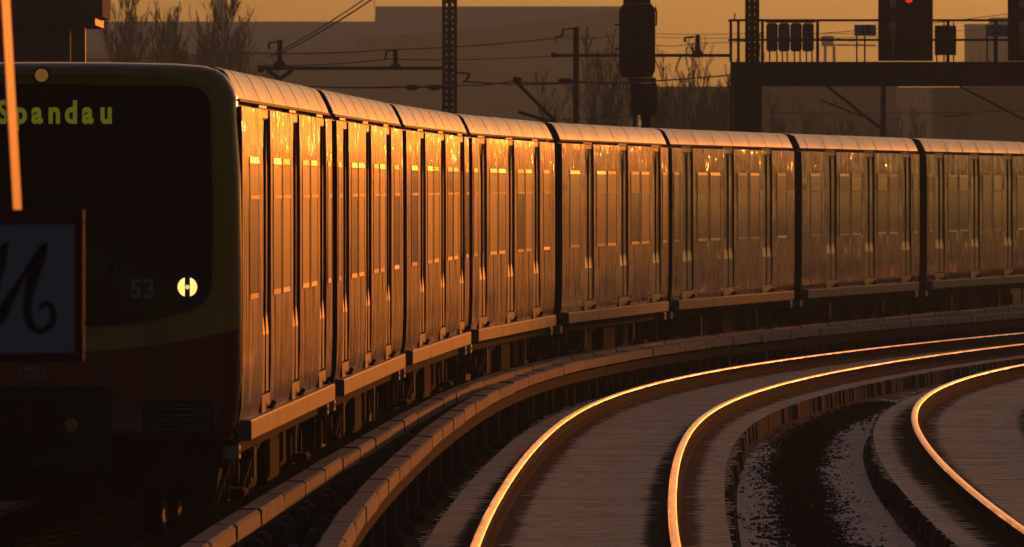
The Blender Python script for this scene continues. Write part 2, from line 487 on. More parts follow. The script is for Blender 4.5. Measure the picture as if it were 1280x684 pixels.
def strip(name, t0, d0, t1, d1, s0, s1, z, mat, step=1.0, rough=0.0, parent=None, nx=6):
    b = MB(); v = []; rows = 0
    s = s0
    rnd = random.Random(hash(name) % 1000 if False else 5)
    while s <= s1:
        a = on_track(t0, s, d0)[0]
        # the same y on the other track
        Xb, Yb, hb, kb = PATHS[t1]
        sb = float(np.interp(a.y, Yb, SS))
        c = on_track(t1, sb, d1)[0]
        for i in range(nx + 1):
            p = a.lerp(c, i / nx)
            v.append((p.x, p.y, z + p.z + rnd.uniform(-rough, rough)))
        rows += 1; s += step
    w = nx + 1
    b.add(v, [(j * w + i, j * w + i + 1, (j + 1) * w + i + 1, (j + 1) * w + i) for j in range(rows - 1) for i in range(nx)], 0, True)
    o = b.build(name, mat, parent)
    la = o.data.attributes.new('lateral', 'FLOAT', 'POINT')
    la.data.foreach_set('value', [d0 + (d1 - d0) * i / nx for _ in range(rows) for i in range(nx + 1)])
    return o


tag(strip('gravel_path', 2, 1.34, 3, -1.34, -40, 150, -0.385, M['gravel'], 0.4, 0.018, nx=10), kind='structure')

# rail section, origin at the top of the head, x across
RAIL_TOP = [(-0.036, -0.016), (-0.033, -0.006), (-0.022, -0.0015), (-0.008, 0.0), (0.008, 0.0), (0.022, -0.0015), (0.033, -0.006), (0.036, -0.016)]
RAIL_SIDES = [[(0.036, -0.016), (0.036, -0.04)], [(0.036, -0.04), (0.010, -0.055)], [(0.010, -0.055), (0.010, -0.14)], [(0.010, -0.14), (0.072, -0.158)],
              [(0.072, -0.158), (0.072, -0.17)]]
RAIL_SIDES += [[(-x, z) for x, z in seg][::-1] for seg in RAIL_SIDES]


def rail(t, d, s0, s1, parent):
    sides = RAIL_SIDES[1:5] + RAIL_SIDES[6:]
    gauge = [RAIL_SIDES[0], RAIL_SIDES[5]] if d < 0 else [RAIL_SIDES[5], RAIL_SIDES[0]]   # the flank that wheel flanges polish, then the other
    b = MB()
    ss = np.arange(s0, s1, 0.5)
    fr = []
    for s in ss:
        p, a, roll = on_track(t, s, d)
        fr.append((p, math.cos(a), math.sin(a)))
    for prof, mi in [(RAIL_TOP, 1), (gauge[0], 0), (gauge[1], 0)] + [(sg, 0) for sg in sides]:
        n = len(prof)
        v = [(p.x + x * ca, p.y + x * sa, p.z + z) for p, ca, sa in fr for x, z in prof]
        b.add(v, [(j * n + i, j * n + i + 1, (j + 1) * n + i + 1, (j + 1) * n + i) for j in range(len(ss) - 1) for i in range(n - 1)], mi, True)
    o = b.build('rail', [M['rail_rust'], M['rail_top' if t > 1 else 'rail_rust']], parent)  # rust on the heads under the train stands in for polished steel in shade
    at_ = o.data.attributes.new('across', 'FLOAT_VECTOR', 'POINT')       # across the rail, for the brushed shine
    vals = []
    for prof in [RAIL_TOP] + RAIL_SIDES:
        for p, ca, sa in fr: vals += [ca, sa, 0.0] * len(prof)
    at_.data.foreach_set('vector', vals)
    return o


def sleeper_mesh(mat, seed, half=1.27):
    rnd = random.Random(seed)
    bm = bmesh.new()
    n = 11
    rows = []
    for j in range(4):
        yy, zz = [(-0.135, -0.37), (-0.12, -0.17), (0.12, -0.17), (0.135, -0.37)][j]
        row = []
        for i in range(n):
            x = -half + 2 * half * i / (n - 1)
            top = zz > -0.3
            x += (0.02 if x < 0 else -0.02) if (top and i in (0, n - 1)) else 0
            row.append(bm.verts.new((x, yy + (rnd.uniform(-0.012, 0.012) if top else 0), zz + (rnd.uniform(-0.001, 0.001) if top else 0))))
        rows.append(row)
    for j in range(3):
        for i in range(n - 1):
            bm.faces.new((rows[j][i], rows[j][i + 1], rows[j + 1][i + 1], rows[j + 1][i]))
    for i in (0, n - 1):
        f = [rows[j][i] for j in range(4)]
        bm.faces.new(f if i else f[::-1])
    me = bpy.data.meshes.new('sleeper')
    bmesh.ops.recalc_face_normals(bm, faces=bm.faces)
    bm.to_mesh(me); bm.free()
    me.materials.append(mat)
    return me


def track(t, label, sl0, sl1, smat, bmat):
    p0, a0, _ = on_track(t, 0, 0)
    root = thing('railway_track', label, 'railway track')
    for d in (-0.75, 0.75):
        rail(t, d, -62, 250, root)
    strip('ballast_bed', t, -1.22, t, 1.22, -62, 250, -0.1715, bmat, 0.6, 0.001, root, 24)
    sh = MB()
    for sgn in (-1, 1):      # the shoulder of the ballast falls to the ground
        v = []
        ss = np.arange(-62, 250, 1.0)
        for s in ss:
            v += [on_track(t, s, sgn * 1.22, -0.1715)[0], on_track(t, s, sgn * 1.235, -0.44)[0]]
        sh.add(v, [(2 * j, 2 * j + 1, 2 * j + 3, 2 * j + 2) for j in range(len(ss) - 1)], 0, True)
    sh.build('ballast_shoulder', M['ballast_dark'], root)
    rnd = random.Random(t)
    mes = [sleeper_mesh(smat, 10 * t + k, 1.25 + 0.012 * k) for k in range(5)]
    s = sl0
    drift = 0.0
    while s < sl1:
        drift += rnd.uniform(-0.02, 0.02); drift *= 0.9
        if rnd.random() < 0.12: drift = rnd.uniform(-0.05, 0.05)
        p, a, roll = on_track(t, s, drift)
        o = link('sleeper', rnd.choice(mes), root, (p.x, p.y, p.z + rnd.uniform(-0.001, 0.001)))
        o.rotation_euler = (0, roll, a + rnd.uniform(-0.012, 0.012))
        s += 0.6
    return root


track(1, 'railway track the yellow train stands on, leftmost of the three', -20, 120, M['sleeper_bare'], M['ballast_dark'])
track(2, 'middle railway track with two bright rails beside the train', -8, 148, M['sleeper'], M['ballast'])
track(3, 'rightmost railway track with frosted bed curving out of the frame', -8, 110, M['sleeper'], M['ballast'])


# ------------------------------------------------------------------ conductor rails with cover boards
def conductor(t, d, label, side, s0, s1):
    root = thing('conductor_rail', label, 'conductor rail')
    L = 3.95
    sg = side                                    # +1: brackets stand to the right
    prof = [(-0.105, 0.18), (-0.105, 0.255), (-0.06, 0.30), (0.075, 0.30), (0.10, 0.285), (0.10, 0.18), (0.075, 0.18), (0.075, 0.27), (-0.08, 0.27), (-0.08, 0.18)]
    metas = []
    for k in range(3):
        b = MB(); rnd = random.Random(k)
        b.extrude([(x + rnd.uniform(-.003, .003), z + rnd.uniform(-.004, .004)) for x, z in prof], 0.03, L - 0.045)
        metas.append(b.mesh('cover_board', M['cover']))
    clip = MB().extrude([(x * 1.05, z + (0.005 if z > .2 else 0)) for x, z in prof[:6]], -0.12, 0.10)
    clip_me = clip.mesh('clip', M['bracket'])
    clip_me.name = 'joint_clip'
    br = MB()
    for yy in (0.0,):
        br.tube([(sg * 0.21, yy, -0.42), (sg * 0.21, yy, 0.06), (sg * 0.21, yy, 0.17), (sg * 0.21, yy, 0.205)], [0.075, 0.085, 0.075, 0.03], 8)
        br.box(min(0, sg * 0.2), max(0, sg * 0.2), yy - 0.03, yy + 0.03, 0.02, 0.06)
    br_me = br.mesh('bracket', M['bracket'])
    bo = MB()
    bo.tube([(sg * 0.25, 0.6, 0.0), (sg * 0.34, 0.6, 0.01)], 0.014, 5)
    bo_me = bo.mesh('bolt', M['bolt'])
    ins = MB().tube([(0, 0.9, -0.42), (0, 0.9, -0.30), (0, 0.9, -0.28), (0, 0.9, 0.02)], [0.11, 0.11, 0.06, 0.05], 10)
    ins_me = ins.mesh('insulator', M['bracket'])
    cr = MB().box(-0.05, 0.05, 0, L, 0.02, 0.14)
    cr_me = cr.mesh('contact_rail', M['rail_rust'])
    rnd = random.Random(t)
    s = s0
    while s < s1:
        a = on_track(t, s, d)[0]; b = on_track(t, s + L, d)[0]
        rz = -math.atan2(b.x - a.x, b.y - a.y)
        for nm, me in (('cover_board', rnd.choice(metas)), ('bracket', br_me), ('bolt', bo_me), ('insulator', ins_me), ('contact_rail', cr_me), ('joint_clip', clip_me)):
            o = link(nm, me, root, a, rz)
            if nm == 'bracket':
                link(nm, me, root, a.lerp(b, 1.35 / L), rz)
            if nm == 'cover_board': o.rotation_euler = (rnd.uniform(-.0015, .0015), rnd.uniform(-.02, .02), rz + rnd.uniform(-.0012, .0012))
        s += L
    return root


conductor(1, 1.65, 'covered conductor rail nearest the train, dark brackets on its right', 1, -26, 160)
conductor(2, -1.64, 'covered conductor rail of tan boards between the train and the bright rails', -1, -26, 160)

# ------------------------------------------------------------------ the train
CARL, PITCH = 17.25, 18.4
SIDE = [(1.452, 0.80), (1.49, 1.0), (1.50, 1.3), (1.50, 2.1), (1.499, 2.75), (1.497, 3.0), (1.494, 3.2), (1.492, 3.28)]
SHELL = [(x - 0.032, z) for x, z in SIDE]
ROOF = [(1.466, 3.342), (1.445, 3.40), (1.415, 3.46), (1.382, 3.522), (1.35, 3.556), (1.28, 3.58), (1.0, 3.598), (0.6, 3.606), (0.0, 3.61)]
DOORS = [4.1, 9.62, 15.2]
DW = 0.70
WINS = [(1.15, 2.7), (5.2, 6.7), (6.92, 8.42), (10.75, 12.25), (12.47, 13.97), (16.2, 17.05)]


def mirror(prof):
    return prof + [(-x, z) for x, z in prof[::-1] if x > 1e-6]


def side_x(z):
    return float(np.interp(z, [p[1] for p in SIDE], [p[0] for p in SIDE]))


def build_car_meshes(flip):
    fy = (lambda y: CARL - y) if flip else (lambda y: y)
    doors = sorted(fy(d) for d in DOORS)
    wins = sorted(tuple(sorted((fy(a), fy(b)))) for a, b in WINS)
    P = []                                       # name, mesh, children
    b = MB().extrude(mirror(SHELL), 0.02, CARL - 0.02)
    P.append(('body_shell', b.mesh('body_shell', M['recess']), []))
    for y0, y1 in ((0.0, 0.02), (CARL - 0.02, CARL)):
        b = MB()
        b.extrude([(x * 1.0, z) for x, z in mirror([(p[0], p[1]) for p in SIDE])], y0, y1)
        b.extrude(mirror([(p[0] - 0.008, p[1] - 0.006) for p in ROOF if p[0] > 0] + [(0, 3.596)]), y0 + 0.001, y1 - 0.001)
        P.append(('end_wall', b.mesh('end_wall', M['black']), []))
    # outer side panels between the doors, both flanks
    edges = [0.022]
    for d in doors: edges += [d - DW, d + DW]
    edges.append(CARL - 0.022)
    for k in range(0, len(edges), 2):
        for sg in (1, -1):
            b = MB()
            out = [(sg * x, z) for x, z in SIDE]
            inn = [(sg * (x - 0.031), z) for x, z in SIDE][::-1]
            fz = sorted(set(np.round(np.linspace(SIDE[0][1], SIDE[-1][1], 18), 3)) | {p[1] for p in SIDE})
            fine = [(sg * side_x(z), float(z)) for z in fz]
            b.extrude(fine, edges[k], edges[k + 1], closed=False, smooth=True)
            b.extrude([fine[0], inn[-1]], edges[k], edges[k + 1], closed=False)
            b.extrude([fine[-1], inn[0]], edges[k], edges[k + 1], closed=False)
            for ye in (edges[k], edges[k + 1]):
                b.add([(x, ye, z) for x, z in fine + inn], [list(range(len(fine) + len(inn)))])
            P.append(('side_panel', b.mesh('side_panel', M['side']), []))
    # doors
    for d in doors:
        for sg in (1, -1):
            fr = MB()
            fr.box(min(sg * 1.42, sg * 1.492), max(sg * 1.42, sg * 1.492), d - DW, d + DW, 0.80, 1.03)          # sill
            hd = MB().box(min(sg * 1.40, sg * 1.478), max(sg * 1.40, sg * 1.478), d - DW, d + DW, 3.215, 3.275)
            ch = [('door_header', hd.mesh('door_header', M['door']))]
            for y0, y1 in ((d - DW + 0.02, d - 0.012), (d + 0.012, d + DW - 0.02)):
                lf = MB()
                xo = [(1.482, 1.045), (1.486, 1.5), (1.474, 1.66), (1.474, 2.4), (1.473, 2.75), (1.47, 3.0), (1.464, 3.2)]
                lf.extrude([(sg * x, z) for x, z in xo] + [(sg * (x - 0.02), z) for x, z in xo][::-1], y0, y1)
                ch.append(('door_leaf', lf.mesh('door_leaf', M['door'])))
                if sg > 0:
                    pn = MB()
                    pz = [1.84, 2.4, 2.72, 2.86]
                    px = [float(np.interp(z, [q[1] for q in xo], [q[0] for q in xo])) + 0.003 for z in pz]
                    pn.extrude(list(zip(px, pz)) + [(x - 0.006, z) for x, z in zip(px, pz)][::-1], y0 + 0.13, y1 - 0.13)
                    ch.append(('door_pane', pn.mesh('door_pane', M['glass'])))
            if sg > 0:
                s_ = MB().box(1.470, 1.492, d - 0.012, d + 0.012, 1.04, 3.2)
                ch.append(('door_seal', s_.mesh('door_seal', M['black'])))
                gd = MB()
                gd.bbox(1.50, 1.538, d + 0.28, d + 0.62, 0.905, 0.935, 0.01)
                gd.tube([(1.50, d + 0.32, 0.91), (1.535, d + 0.38, 0.965)], 0.012, 5)
                gd.tube([(1.50, d + 0.52, 0.91), (1.545, d + 0.50, 0.955)], 0.012, 5)
                ch.append(('door_guide', gd.mesh('door_guide', M['under'])))
                hb = MB().bbox(1.41, 1.462, d - 0.55, d + 0.75, 3.287, 3.325, 0.008)
                ch.append(('header_box', hb.mesh('header_box', M['alu'])))
            P.append(('door', fr.mesh('door', M['door']), ch))
    # windows
    wr = random.Random(31 + flip)
    for y0, y1 in wins:
        fr = MB()
        z0, z1 = 1.80, 2.90
        xs = lambda z, e: side_x(z) + e
        zz = [z0, 2.1, 2.59, 2.75, z1]

        def ring(ya, yb, za, zb, e0=0.0, e1=0.006):
            zs = sorted({za, zb} | {z for z in zz if za < z < zb})
            fr.extrude([(xs(z, e1), z) for z in zs] + [(xs(z, e0), z) for z in zs][::-1], ya, yb)
        ring(y0, y0 + 0.05, z0, z1); ring(y1 - 0.05, y1, z0, z1)
        for za, zb, e in ((z0, z0 + 0.045, wr.choice((0.002, 0.003, 0.004, 0.006))), (z1 - 0.05, z1, wr.choice((0.003, 0.004, 0.005, 0.006, 0.009)))):
            fr.extrude([(xs(za, e - 0.002), za), (xs(za, e), za + 0.004), (xs(zb, 0.001), zb), (xs(zb, -0.001), zb), (xs(za, -0.001), za)], y0 + 0.051, y1 - 0.051)
        pn = MB()
        pz = [z0 + 0.046, 2.1, 2.575]
        pn.extrude([(xs(z, 0.002), z) for z in pz] + [(xs(z, -0.002), z) for z in pz][::-1], y0 + 0.051, y1 - 0.051)
        p2 = MB()
        pz = [2.605, 2.75, z1 - 0.051]
        p2.extrude([(xs(z, 0.003), z) for z in pz] + [(xs(z, -0.002), z) for z in pz][::-1], y0 + 0.051, y1 - 0.051)
        tr = MB()
        tr.extrude([(xs(2.576, 0.008), 2.576), (xs(2.604, 0.008), 2.604), (xs(2.604, 0.0), 2.604), (xs(2.576, 0.0), 2.576)], y0 + 0.051, y1 - 0.051)
        P.append(('window', fr.mesh('window', M['frame']), [('pane', pn.mesh('pane', M['glass'])), ('pane', p2.mesh('pane', M['glass'])),
                                                          ('transom', tr.mesh('transom', M['frame']))]))
    # roof
    b = MB()
    pr = mirror(ROOF)
    b.extrude(pr, 0.03, CARL - 0.03, closed=False, smooth=True)
    b.extrude([pr[-1], pr[0]], 0.03, CARL - 0.03, closed=False)
    for ye in (0.03, CARL - 0.03):
        b.add([(x, ye, z) for x, z in pr], [list(range(len(pr)))])
    ch = []
    for k in range(7):
        y = 1.1 + k * 2.45
        sm = MB()
        up = [(x + (0.002 if x > 0 else 0), z + 0.002) for x, z in ROOF]
        sm.extrude(mirror(up) + mirror(ROOF)[::-1], y, y + 0.03)
        ch.append(('roof_seam', sm.mesh('roof_seam', M['roof'])))
    P.append(('roof', b.mesh('roof', M['roof']), ch))
    for sg in (1, -1):
        b = MB().extrude([(sg * x, z) for x, z in [(1.45, 3.318), (1.478, 3.318), (1.478, 3.340), (1.468, 3.340), (1.468, 3.334), (1.45, 3.334)]], 0.03, CARL - 0.03)
        P.append(('gutter', b.mesh('gutter', M['recess']), []))
        b = MB().extrude([(sg * x, z) for x, z in [(1.36, 3.27), (1.412, 3.27), (1.412, 3.336), (1.36, 3.336)]], 0.03, CARL - 0.03)
        P.append(('cantrail', b.mesh('cantrail', M['recess']), []))
        b = MB().extrude([(sg * x, z) for x, z in [(1.40, 3.278), (1.447, 3.274), (1.447, 3.286), (1.40, 3.288)]], 0.03, CARL - 0.03)
        P.append(('side_rail', b.mesh('side_rail', M['frame']), []))
    # step boards
    y = 0.55
    for ln in (4.6, 5.8, 5.9):
        b = MB()
        b.extrude([(1.44, 0.735), (1.536, 0.735), (1.542, 0.748), (1.542, 0.88), (1.535, 0.892), (1.44, 0.897)], y, y + ln - 0.04)
        P.append(('step_board', b.mesh('step_board', M['step']), []))
        y += ln
    b = MB().box(-1.40, 1.40, 0.3, CARL - 0.3, 0.62, 0.80)
    P.append(('underframe', b.mesh('underframe', M['under']), []))
    for y0 in (0.06, CARL - 0.36):
        b = MB().bbox(1.30, 1.47, y0, y0 + 0.30, 0.60, 0.72, 0.012).wheel(1.47, 1.474, y0 + 0.10, 0.66, 0.018, 8).wheel(1.47, 1.474, y0 + 0.22, 0.66, 0.018, 8)
        P.append(('corner_bracket', b.mesh('corner_bracket', M['alu']), []))
    # underfloor equipment and hangers
    rnd = random.Random(3 + flip)
    for y0, y1, x, z in ((5.2, 6.6, 1.30, 0.22), (6.9, 7.5, 1.22, 0.30), (7.9, 10.0, 1.33, 0.20), (10.4, 11.2, 1.20, 0.34), (11.5, 12.6, 1.28, 0.25)):
        b = MB().bbox(0.35, x, y0, y1, z, 0.62, 0.03)
        b.box(x, x + 0.012, y0 + 0.15, y1 - 0.15, z + 0.06, 0.56)
        P.append(('equipment_box', b.mesh('equipment_box', M['under']), []))
    for yy in (0.8, 5.0, 7.7, 10.2, 12.8, 16.7):
        b = MB().box(1.33, 1.36, yy, yy + 0.05, rnd.uniform(0.25, 0.42), 0.72)
        P.append(('hanger', b.mesh('hanger', M['alu' if yy in (5.0, 12.8) else 'under']), []))
    b = MB().tube([(1.30, 3.9, 0.30), (1.32, 5.0, 0.52), (1.30, 7.0, 0.60)], 0.03, 6)
    P.append(('brake_pipe', b.mesh('brake_pipe', M['under']), []))
    # bogies
    for yc in (2.75, CARL - 2.75):
        b = MB()
        for sg in (1, -1):
            b.extrude([(sg * 0.98, 0.40), (sg * 1.10, 0.40), (sg * 1.10, 0.58), (sg * 0.98, 0.58)], yc - 1.65, yc + 1.65)
        b.box(-0.95, 0.95, yc - 0.35, yc + 0.35, 0.36, 0.60)
        ch = []
        for dy in (-1.1, 1.1):
            for sg in (1, -1):
                w = MB().wheel(sg * 0.685, sg * 0.82, yc + dy, 0.41, 0.41, 28).wheel(sg * 0.67, sg * 0.69, yc + dy, 0.41, 0.435, 28).wheel(sg * 0.82, sg * 0.86, yc + dy, 0.41, 0.12, 14)
                ch.append(('wheel', w.mesh('wheel', M['wheel'])))
                a = MB()
                for k in range(2):
                    a.bbox(min(sg * 1.0, sg * 1.24), max(sg * 1.0, sg * 1.24), yc + dy - 0.17, yc + dy + 0.17, 0.27, 0.52, 0.05)
                    break
                a.wheel(sg * 1.24, sg * 1.29, yc + dy, 0.40, 0.11, 12)
                a.tube([(sg * 1.15, yc + dy - 0.26, 0.34), (sg * 1.15, yc + dy - 0.26, 0.62)], 0.07, 8)
                a.tube([(sg * 1.15, yc + dy + 0.26, 0.34), (sg * 1.15, yc + dy + 0.26, 0.62)], 0.07, 8)
                ch.append(('axle_box', a.mesh('axle_box', M['under'])))
        sp = MB().tube([(1.15, yc, 0.36), (1.15, yc, 0.66)], 0.16, 12).box(1.06, 1.26, yc - 0.45, yc + 0.45, 0.22, 0.30)
        ch.append(('air_spring', sp.mesh('air_spring', M['black'])))
        if flip == 0:
            sh = MB().bbox(1.20, 1.40, yc - 0.35, yc + 0.35, 0.24, 0.32, 0.02).box(1.38, 1.58, yc - 0.12, yc + 0.12, 0.05, 0.08).tube([(1.38, yc, 0.28), (1.45, yc, 0.07)], 0.025, 6)
            ch.append(('collector_shoe', sh.mesh('collector_shoe', M['under'])))
        P.append(('bogie', b.mesh('bogie', M['under']), ch))
    # bellows of the gangway behind the car
    b = MB()
    for k in range(12):
        y0 = CARL + 0.004 + k * 0.09
        e = 0.0 if k % 2 == 0 else 0.05
        b.extrude(mirror([(1.33 - e, 0.95), (1.36 - e, 2.9), (1.25 - e, 3.30 - e), (0.9, 3.46 - e), (0, 3.50 - e)]), y0, y0 + 0.086)
    P.append(('bellows', b.mesh('bellows', M['black']), []))
    return P, doors


CAR_SETS = [build_car_meshes(0), build_car_meshes(1)]
CAR_LABELS = [
    'leading yellow and red railcar with dark windscreen and destination display',
    'second railcar of the train, coupled behind the leading car',
    'third railcar of the train, left of the lattice mast foot',
    'fourth railcar of the train, before the brightest orange car',
    'fifth railcar, the brightest orange one, pale plates beside its doors',
    'sixth railcar, darker side with pale plates beside its doors, below the signal',
    'seventh railcar of the train, under the signal bridge column',
    'last railcar visible, cut by the right edge of the photo',
]
cars = []
for k in range(8):
    parts, doors = CAR_SETS[k % 2]
    a = on_track(1, PITCH * k, 0)[0]; b = on_track(1, PITCH * (k + 1), 0)[0]
    rz = -math.atan2(b.x - a.x, b.y - a.y)
    a = a + Vector((b - a)).normalized() * {4: 0.4}.get(k, 0.0)
    car = thing('railcar', CAR_LABELS[k], 'railcar', a, rz, 'cars of the commuter train')
    for nm, me, ch in parts:
        if nm == 'end_wall' and k == 0 and False: continue
        o = link(nm, me, car)
        for cn, cme in ch: link(cn, cme, o)
    if k in (4, 5):
        for d in doors:
            for y0, y1 in ((d - DW - 0.75, d - DW - 0.03), (d + DW + 0.03, d + DW + 0.75)):
                if y0 < 0.05 or y1 > CARL - 0.05: continue
                b = MB()
                b.extrude([(side_x(z) + 0.004, z) for z in (0.96, 1.2, 1.5)] + [(side_x(z), z) for z in (1.5, 1.2, 0.96)], y0, y1)
                pl = b.build('kick_plate', M['kick'], car)
    cars.append(car)


def text_mesh(body, size, name, mat, extrude=0.002, offset=0.0, spacing=1.0, parent=None, loc=(0, 0, 0), shear=0, xs=1.0, rot=None):
    cu = bpy.data.curves.new(name, 'FONT')
    cu.body = body; cu.size = size; cu.extrude = extrude; cu.offset = offset; cu.space_character = spacing; cu.shear = shear
    cu.align_x = 'CENTER'; cu.align_y = 'CENTER'
    tmp = bpy.data.objects.new(name, cu)
    col.objects.link(tmp)
    bpy.context.view_layer.update()
    me = bpy.data.meshes.new_from_object(tmp.evaluated_get(bpy.context.evaluated_depsgraph_get()))
    bpy.data.objects.remove(tmp)
    me.name = name
    me.materials.clear(); me.materials.append(mat)
    o = link(name, me, parent, loc)
    o.rotation_euler = rot or (R(90), 0, 0)
    o.scale = (xs, 1, 1)
    return o


# ---- the cab of the leading car
c0 = cars[0]
half = [(0.0, 0.74), (1.2, 0.74), (1.42, 0.76), (1.462, 0.90), (1.495, 1.2), (1.498, 2.1), (1.49, 2.75), (1.475, 3.0), (1.462, 3.2), (1.462, 3.352), (1.442, 3.407), (1.412, 3.463), (1.372, 3.518), (1.314, 3.558), (1.215, 3.585), (1.0, 3.602), (0.6, 3.611), (0.0, 3.615)]
out = half + [(-x, z) for x, z in half[::-1] if x > 1e-6]
cc = (0.0, 2.1)
b = MB()
loops = []
for y, ix, iz in ((-0.0005, 0, 0), (-0.10, 0.004, 0.004), (-0.19, 0.016, 0.014), (-0.25, 0.04, 0.035), (-0.285, 0.075, 0.06), (-0.30, 0.12, 0.095)):
    sx, sz = 1 - ix / 1.5, 1 - iz / 1.45
    loops.append([(cc[0] + (x - cc[0]) * sx, y - 0.05 * (1 - (x / 1.5) ** 2) * (1 if ix > 0.05 else 0.3 if ix > 0.01 else 0), cc[1] + (z - cc[1]) * sz) for x, z in out])
n = len(out)
b.add([p for lp in loops for p in lp], [(j * n + i, j * n + (i + 1) % n, (j + 1) * n + (i + 1) % n, (j + 1) * n + i) for j in range(len(loops) - 1) for i in range(n)], 0, True)
last = loops[-1]
cap = [(x, -0.30 - 0.05 * (1 - (x / 1.5) ** 2), z) for x, _, z in last]
# cap in vertical bands so that it bows gently
m = n // 2
b.add(cap, [(i, i + 1, n - 1 - i if i else 0, n - i if i else 0) if i else (0, 1, n - 1) for i in range(0, m)], 0, True)
cab = b.build('cab_front', M['cab'], c0)


def cab_y(x):
    return -0.30 - 0.05 * (1 - (x / 1.5) ** 2)


def rounded(pts, r, n=6):
    o = []
    N = len(pts)
    for i in range(N):
        p = Vector(pts[i]); a = (Vector(pts[i - 1]) - p).normalized(); c = (Vector(pts[(i + 1) % N]) - p).normalized()
        for k in range(n + 1):
            t = k / n
            o.append(tuple(p + a * r * (1 - t) ** 2 + c * r * t ** 2))
    return o


def cab_slab(name, poly, d0, d1, mat, parent):
    """a sheet lying on the bowed cab front"""
    b = MB(); N = len(poly)
    v = [(x, cab_y(x) + d0, z) for x, z in poly] + [(x, cab_y(x) + d1, z) for x, z in poly]
    b.add(v, [(i, (i + 1) % N, N + (i + 1) % N, N + i) for i in range(N)])
    cx = sum(p[0] for p in poly) / N; cz = sum(p[1] for p in poly) / N
    b.add([(x, cab_y(x) + d1, z) for x, z in poly] + [(cx, cab_y(cx) + d1, cz)], [(i, (i + 1) % N, N) for i in range(N)])
    return b.build(name, mat, parent)


M['screen'] = material('windscreen_glass', (0.006, 0.007, 0.008), 0.12, ior=1.5)
wp = [(-1.28, 1.78), (-0.75, 1.65), (0, 1.60), (0.75, 1.65), (1.28, 1.78), (1.29, 2.5), (1.27, 3.43), (0, 3.445), (-1.27, 3.43), (-1.29, 2.5)]
ws = cab_slab('windscreen', rounded(wp, 0.19, 6), 0.0, -0.016, M['screen'], c0)
dp = cab_slab('destination_display', [(-0.62, 3.10), (0.62, 3.10), (0.62, 3.36), (-0.62, 3.36)], -0.0165, -0.018, M['black'], c0)
for ch_, px_ in zip('Spandau', (9.5, 31.5, 52, 73.5, 94.5, 115, 138)):
    X_ = (px_ - 57.5) / 165.0
    text_mesh(ch_, 0.235, 'display_letter', M['display'], 0.001, 0.009, 1.0, dp, (X_, cab_y(X_) - 0.022, 3.225), xs=0.80)
cab_slab('number_panel', rounded([(0.66, 1.80), (0.86, 1.80), (0.86, 2.0), (0.66, 2.0)], 0.02, 2), -0.017, -0.019, material('number_back', (0.03, 0.032, 0.033), 0.5), ws)
text_mesh('53', 0.20, 'car_number', M['pale_print'], 0.001, 0.004, 1.0, ws, (0.76, cab_y(0.76) - 0.022, 1.895))
for xa, xb, zb in ((0.30, 0.62, 2.55), (-0.45, -0.12, 2.55)):
    MB().tube([(xa, cab_y(xa) - 0.03, 1.62), (xb, cab_y(xb) - 0.045, zb - 0.3)], 0.010, 6).tube([(xb - 0.05, cab_y(xb) - 0.04, zb - 0.75), (xb + 0.03, cab_y(xb) - 0.04, zb + 0.1)], 0.012, 6).build('wiper', M['black'], c0)
for sg in (1, -1):
    hx, hz = sg * 1.10, 1.915
    yb = cab_y(hx)
    hl = MB()
    hl.disc((hx, hz), 0.105, yb - 0.030, yb - 0.012, 28)
    hl = hl.build('headlight', M['black'], c0)
    ml = MB()
    for s2 in (1, -1):
        pts = [(hx + s2 * 0.020, hz - 0.0695)] + [(hx + s2 * 0.073 * math.cos(t), hz + 0.073 * math.sin(t)) for t in [R(-70 + 10 * q) for q in range(15)]] + [(hx + s2 * 0.020, hz + 0.0695)]
        ml.extrude(pts if s2 > 0 else pts[::-1], yb - 0.036, yb - 0.0305)
    ml.build('lens', M['lamp'] if sg > 0 else M['marker'], hl)
    MB().disc((hx, hz), 0.017, yb - 0.036, yb - 0.0305, 12).build('bulb', M['lamp_core'], hl)
tl = MB().disc((0, 3.512), 0.065, -0.36, -0.325, 24).build('top_light', M['black'], c0)
MB().disc((0, 3.512), 0.05, -0.366, -0.3605, 24).build('lens', M['marker'], tl)
lg = MB()
y = cab_y(0)
for x0, x1, z0, z1 in ((-0.165, 0.025, 1.215, 1.225), (-0.165, 0.025, 1.300, 1.310), (-0.165, -0.155, 1.2255, 1.2995), (0.015, 0.025, 1.2255, 1.2995)):
    lg.box(x0, x1, y - 0.006, y + 0.004, z0, z1)
lg = lg.build('logo_frame', M['pale_print'], c0)
text_mesh('DB', 0.092, 'logo_letters', M['pale_print'], 0.001, 0.003, 1.0, lg, (-0.07, y - 0.006, 1.2625))
gr = cab_slab('grille', rounded([(0.76, 0.80), (1.30, 0.80), (1.30, 1.06), (0.76, 1.06)], 0.05, 3), 0.0, -0.008, M['black'], c0)
for k in range(6):
    z = 0.825 + k * 0.038
    sl = MB()
    sl.extrude([(0, 0), (0, 0), (0, 0)], 0, 0) if False else None
    xs_ = [0.79, 0.95, 1.11, 1.27]
    v = [(x, cab_y(x) - 0.0085, z) for x in xs_] + [(x, cab_y(x) - 0.026, z + 0.008) for x in xs_] + [(x, cab_y(x) - 0.010, z + 0.020) for x in xs_]
    sl.add(v, [(i, i + 1, 5 + i, 4 + i) for i in range(3)] + [(4 + i, 5 + i, 9 + i, 8 + i) for i in range(3)])
    sl.build('slat', M['louvre'], gr)
